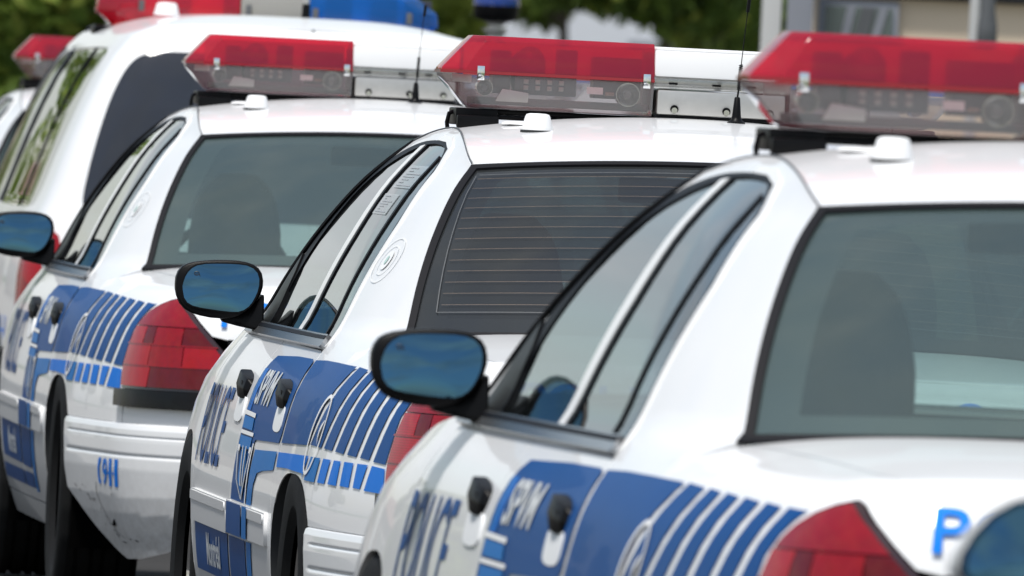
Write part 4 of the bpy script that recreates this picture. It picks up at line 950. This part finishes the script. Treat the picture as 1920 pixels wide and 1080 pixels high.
    an = MB(); an.lathe([(.016, 0), (.014, .05), (.012, .055)], (.082, 1.9, 1.742), 'z', 16); an.done('antenna_base', BLACK, root)
    an = MB(); an.lathe([(.0105, .055), (.0085, .16), (.006, .30), (.0, .302)], (.082, 1.9, 1.742), 'z', 16); an.done('antenna_mast', ALU, root)
    rr = MB(); rr.box(-.62, -.30, 2.44, 2.64, 1.655, 1.69); rr.done('bar_foot', BLACK, root, .01)
    return root
van = make_van()

# ------------------------------------------------------------------ beacon on a stalk
def make_beacon():
    root = empty('beacon_pole', (-.125, 73.0, -.02)); tag(root, 'dark blue beacon dome on a metal stalk behind the second roof light', 'beacon')
    b = MB(); b.lathe([(.16, 0), (.16, .03), (.03, .05)], (0, 0, 0), 'z', 28); b.done('foot', BLACK, root)
    p = MB(); p.tube([(0, 0, .04), (0, 0, 1.74)], .026, 14); p.done('pole', ALU, root)
    p = MB(); p.lathe([(.045, 1.725), (.048, 1.74), (.040, 1.752), (.034, 1.765), (.034, 1.78), (.05, 1.80), (.05, 1.81), (.03, 1.813), (.03, 1.825), (.055, 1.84)], (0, 0, 0), 'z', 24); p.done('spring_mount', ALU, root)
    p = MB(); p.lathe([(.03, 1.782), (.037, 1.788), (.037, 1.80), (.03, 1.806)], (0, 0, 0), 'z', 20); p.done('red_collar', TAILD, root)
    p = MB(); p.lathe([(.058, 1.838), (.086, 1.848), (.094, 1.862), (.097, 1.905), (.095, 1.908)], (0, 0, 0), 'z', 36); p.done('beacon_base', GLOSSB, root)
    p = MB(); p.lathe([(.096, 1.906), (.098, 1.92), (.094, 1.99), (.08, 2.03), (.05, 2.055), (0, 2.06)], (0, 0, 0), 'z', 36, cap=False); p.done('beacon_dome', pbr('blue_dome', (.008, .05, .28), .15, coat=1.), root)
make_beacon()

# ------------------------------------------------------------------ ground
def plane(name, mat, x0, x1, y0, y1, z):
    me = bpy.data.meshes.new(name); me.from_pydata([(x0, y0, z), (x1, y0, z), (x1, y1, z), (x0, y1, z)], [], [(0, 1, 2, 3)]); o = link(name, me, mat); tag(o, kind='structure'); return o
plane('ground', GRASS, -900, 900, -400, 1500, -.02)
rd_ = plane('road', ASPHALT, -7.5, 3.6, -60, 420, -.006); 
lot = plane('gravel_lot', SAND, -60, -7.7, -60, 300, -.006)
kb = MB(); kb.box(0, .16, -60, 420, -.02, .12); k1 = kb.done('kerb', CONCRETE, None, .015); k1.location = (3.1, 0, 0); k1.rotation_euler = (0, 0, .0); tag(k1, kind='structure')
k2 = MB(); k2.box(-7.75, -7.55, -60, 420, -.02, .11); k2 = k2.done('kerb', CONCRETE, None, .015); tag(k2, kind='structure')
pv = MB(); pv.box(3.262, 6.2, -60, 420, -.02, .116); pv = pv.done('pavement', CONCRETE, None, 0); tag(pv, kind='structure')

# ------------------------------------------------------------------ trees
def make_tree(name, loc, h, r, z0, nleaf, seed, leafmat, label, size=.16, lobes=14, trunk_r=.16, group=None):
    rng = np.random.default_rng(seed); root = empty(name, loc); tag(root, label, 'tree', group)
    t = MB(); pts = [(0, 0, 0), (.05, .02, z0*.6), (-.03, .05, z0+.25*(h-z0)), (.05, 0, z0+.75*(h-z0))]
    t.tube(pts, [trunk_r, trunk_r*.8, trunk_r*.55, trunk_r*.15], 9)
    cs = []
    for i in range(lobes):
        a = rng.uniform(0, 2*math.pi); q = math.sqrt(rng.uniform(0, 1)); zc = z0+(h-z0)*rng.uniform(.0, 1.0)**1.5*.95; k = math.sin(math.pi*min(.97, (zc-z0)/(h-z0)*.7+.30))
        c = np.array((r*.8*q*k*math.cos(a), r*.8*q*k*math.sin(a), zc)); cs.append((c, r*rng.uniform(.28, .48)))
        t.tube([(0, 0, z0+(zc-z0)*.55), tuple(c*np.array((.5, .5, 1))-np.array((0, 0, .1*(h-z0)))), tuple(c)], [trunk_r*.4, trunk_r*.25, trunk_r*.06], 5)
    t.done('trunk', BARK, root)
    P = []
    for c, rr in cs:
        n = nleaf//lobes; d = rng.normal(size=(n, 3)); d /= np.linalg.norm(d, axis=1)[:, None]; P.append(c+d*rr*(rng.uniform(.2, 1, (n, 1))**.35)*np.array((1, 1, .75)))
    P = np.vstack(P); n = len(P); a = rng.normal(size=(n, 3)); a /= np.linalg.norm(a, axis=1)[:, None]; b = np.cross(a, rng.normal(size=(n, 3))); b /= np.linalg.norm(b, axis=1)[:, None]
    sz = size*rng.uniform(.6, 1.3, (n, 1)); V = np.stack([P-a*sz, P+b*sz*.5, P+a*sz, P-b*sz*.5], 1).reshape(-1, 3)
    me = bpy.data.meshes.new('crown'); me.vertices.add(len(V)); me.vertices.foreach_set('co', V.ravel()); me.loops.add(n*4); me.loops.foreach_set('vertex_index', np.arange(n*4)); me.polygons.add(n); me.polygons.foreach_set('loop_start', np.arange(n)*4); me.polygons.foreach_set('loop_total', np.full(n, 4))
    for m in LEAFS: me.materials.append(m)
    mi = np.where(rng.uniform(size=n) < .55, leafmat, rng.integers(0, 3, n)); me.polygons.foreach_set('material_index', mi.astype(np.int32)); me.update(calc_edges=True)
    o = link('crown', me, None, root); o['kind'] = 'stuff'
    return root
TREES = [
    ('leafy_tree', (-4.0, 118, 0), 5, 1.7, .8, 8000, 0, 'dense green tree at the far left above the farthest roof light', 1),
    ('leafy_tree', (-2.75, 126, 0), 5.5, 1.5, .9, 8000, 2, 'deep green tree between the farthest roof light and the van', 2),
    ('leafy_tree', (-1.9, 150, 0), 7, 1.6, 1.3, 8000, 1, 'pale green tree behind the van roof lights', 3),
    ('leafy_tree', (.35, 168, 0), 6, 1.2, 2.36, 7000, 0, 'tree with low hanging crown just right of the blue beacon', 4),
    ('leafy_tree', (1.2, 150, 0), 5.5, 1.15, 2.24, 7000, 2, 'dark tree above the right end of the second red roof light', 5),
    ('leafy_tree', (2.05, 160, 0), 6, 1.2, 2.08, 8000, 1, 'bright green tree left of the pale post', 6),
    ('leafy_tree', (-.70, 180, 0), 8, 1.0, 2.72, 7000, 0, 'small tree crown left of the blue beacon', 7),
]
for nm, loc, h, r, z0, nl, lm, lab, sd_ in TREES: make_tree(nm, loc, h, r, z0, nl, sd_, lm, lab, trunk_r=.07, lobes=22, size=.11)
SIDE = [(-17, 105, 6.0, 2.4), (-24, 122, 7.5, 3.0), (-31, 140, 9, 3.6), (-13, 165, 9, 3.4), (-41, 118, 7, 3.0), (-21, 92, 4.6, 1.9)]
for i, (x, y, h, r) in enumerate(SIDE):
    make_tree('roadside_tree', (x, y, 0), h, r, 1.4, 9000, 40+i, i % 3, 'roadside tree across the road, seen only as a reflection in car windows', size=.15, group='trees across the road')

# ------------------------------------------------------------------ far buildings and kiosk
def pale_building():
    root = empty('pale_building', (-.5, 235, 0)); tag(root, 'long pale building seen hazily between the trees in the background', 'building')
    MB().box(-6, 9, 0, 8, 0, 5.2).done('wall', WALLW, root, 0)
    MB().box(-6.3, 9.3, -.3, 8.3, 5.203, 5.5).done('roof', FASCIA, root, 0)
    for i in range(6):
        x = -5+2.3*i
        f = MB().box(x, x+1.2, -.05, -.003, .9, 2.3 if i % 2 else 2.1).done('window', POSTG, root, 0)
        MB().box(x+.08, x+1.12, -.07, -.053, .98, 2.0).done('pane', PANE, f, 0)
pale_building()
def house(loc, w_, d_, h_, lab):
    root = empty('far_house', loc); tag(root, lab, 'house', 'houses across the road')
    MB().box(-w_/2, w_/2, 0, d_, 0, h_).done('wall', WALLG, root, 0)
    r = MB(); r.add([(-w_/2-.3, -.3, h_), (w_/2+.3, -.3, h_), (w_/2+.3, d_+.3, h_), (-w_/2-.3, d_+.3, h_), (-w_/2-.3, d_/2, h_+1.6), (w_/2+.3, d_/2, h_+1.6)], [(0, 1, 5, 4), (2, 3, 4, 5), (0, 4, 3), (1, 2, 5), (0, 3, 2, 1)]); r.done('roof', ROOFT, root, 0)
    for i in range(3):
        x = -w_/2+.8+i*(w_-1.6)/3
        f = MB().box(x, x+1.1, -.06, -.003, 1.0, 2.3).done('window', POSTW, root, 0); MB().box(x+.08, x+1.02, -.08, -.063, 1.08, 2.22).done('pane', PANE, f, 0)
for i, (x, y) in enumerate(((-27, 170), (-38, 160), (-19, 190))): house((x, y, 0), 7, 7, 3.2+.3*i, 'gable house across the road, seen only as a reflection in car windows')

def kiosk():
    # stands at the right about eighty metres off
    root = empty('street_kiosk', (2.85, 80.0, 0)); tag(root, 'beige kiosk with dark fascia at the top right behind the nearest roof light', 'kiosk')
    MB().box(-1.52, 1.6, .25, 2.2, 0, 2.05).done('wall', BEIGE, root, .01)
    MB().box(-1.55, 1.75, .18, 2.4, 2.053, 2.62).done('fascia', FASCIA, root, .01)
    f = MB().box(-1.50, -1.13, .20, .247, .9, 2.03).done('window', POSTG, root, .004)
    MB().box(-1.47, -1.16, .185, .197, .94, 2.0).done('pane', PANE, f, 0)
    for k, (a, b, c, m_) in enumerate(((-1.45, -1.41, .08, POSTG), (-1.40, -1.34, .10, GREYP), (-1.33, -1.29, .11, POSTG))):
        q = MB(); q.add([(a, .182, 1.55), (b, .182, 1.55), (b+c, .182, 2.0), (a+c, .182, 2.0), (a, .178, 1.55), (b, .178, 1.55), (b+c, .178, 2.0), (a+c, .178, 2.0)], [(0, 1, 2, 3), (7, 6, 5, 4), (0, 4, 5, 1), (1, 5, 6, 2), (2, 6, 7, 3), (3, 7, 4, 0)]); q.done('window_poster', m_, f, 0)
    for a, b, m_ in ((-1.765, -1.675, POSTW), (-1.65, -1.53, POSTG)): MB().box(a, b, -.05, .05, 0, 2.6).done('post', m_, root, .008)
kiosk()
def lamp_post():
    root = empty('sign_post', (2.03, 78.6, 0)); tag(root, 'slim pale post with a dark fitting in front of the beige kiosk', 'post')
    MB().tube([(0, 0, 0), (0, 0, 2.7)], .026, 12).done('pole', POSTW, root)
    q = MB(); q.lathe([(.0, 1.80), (.03, 1.81), (.05, 1.85), (.048, 1.93), (.035, 2.0), (.034, 2.5), (0, 2.51)], (.055, 0, 0), 'z', 16); q.done('fitting', GREYP, root)
lamp_post()
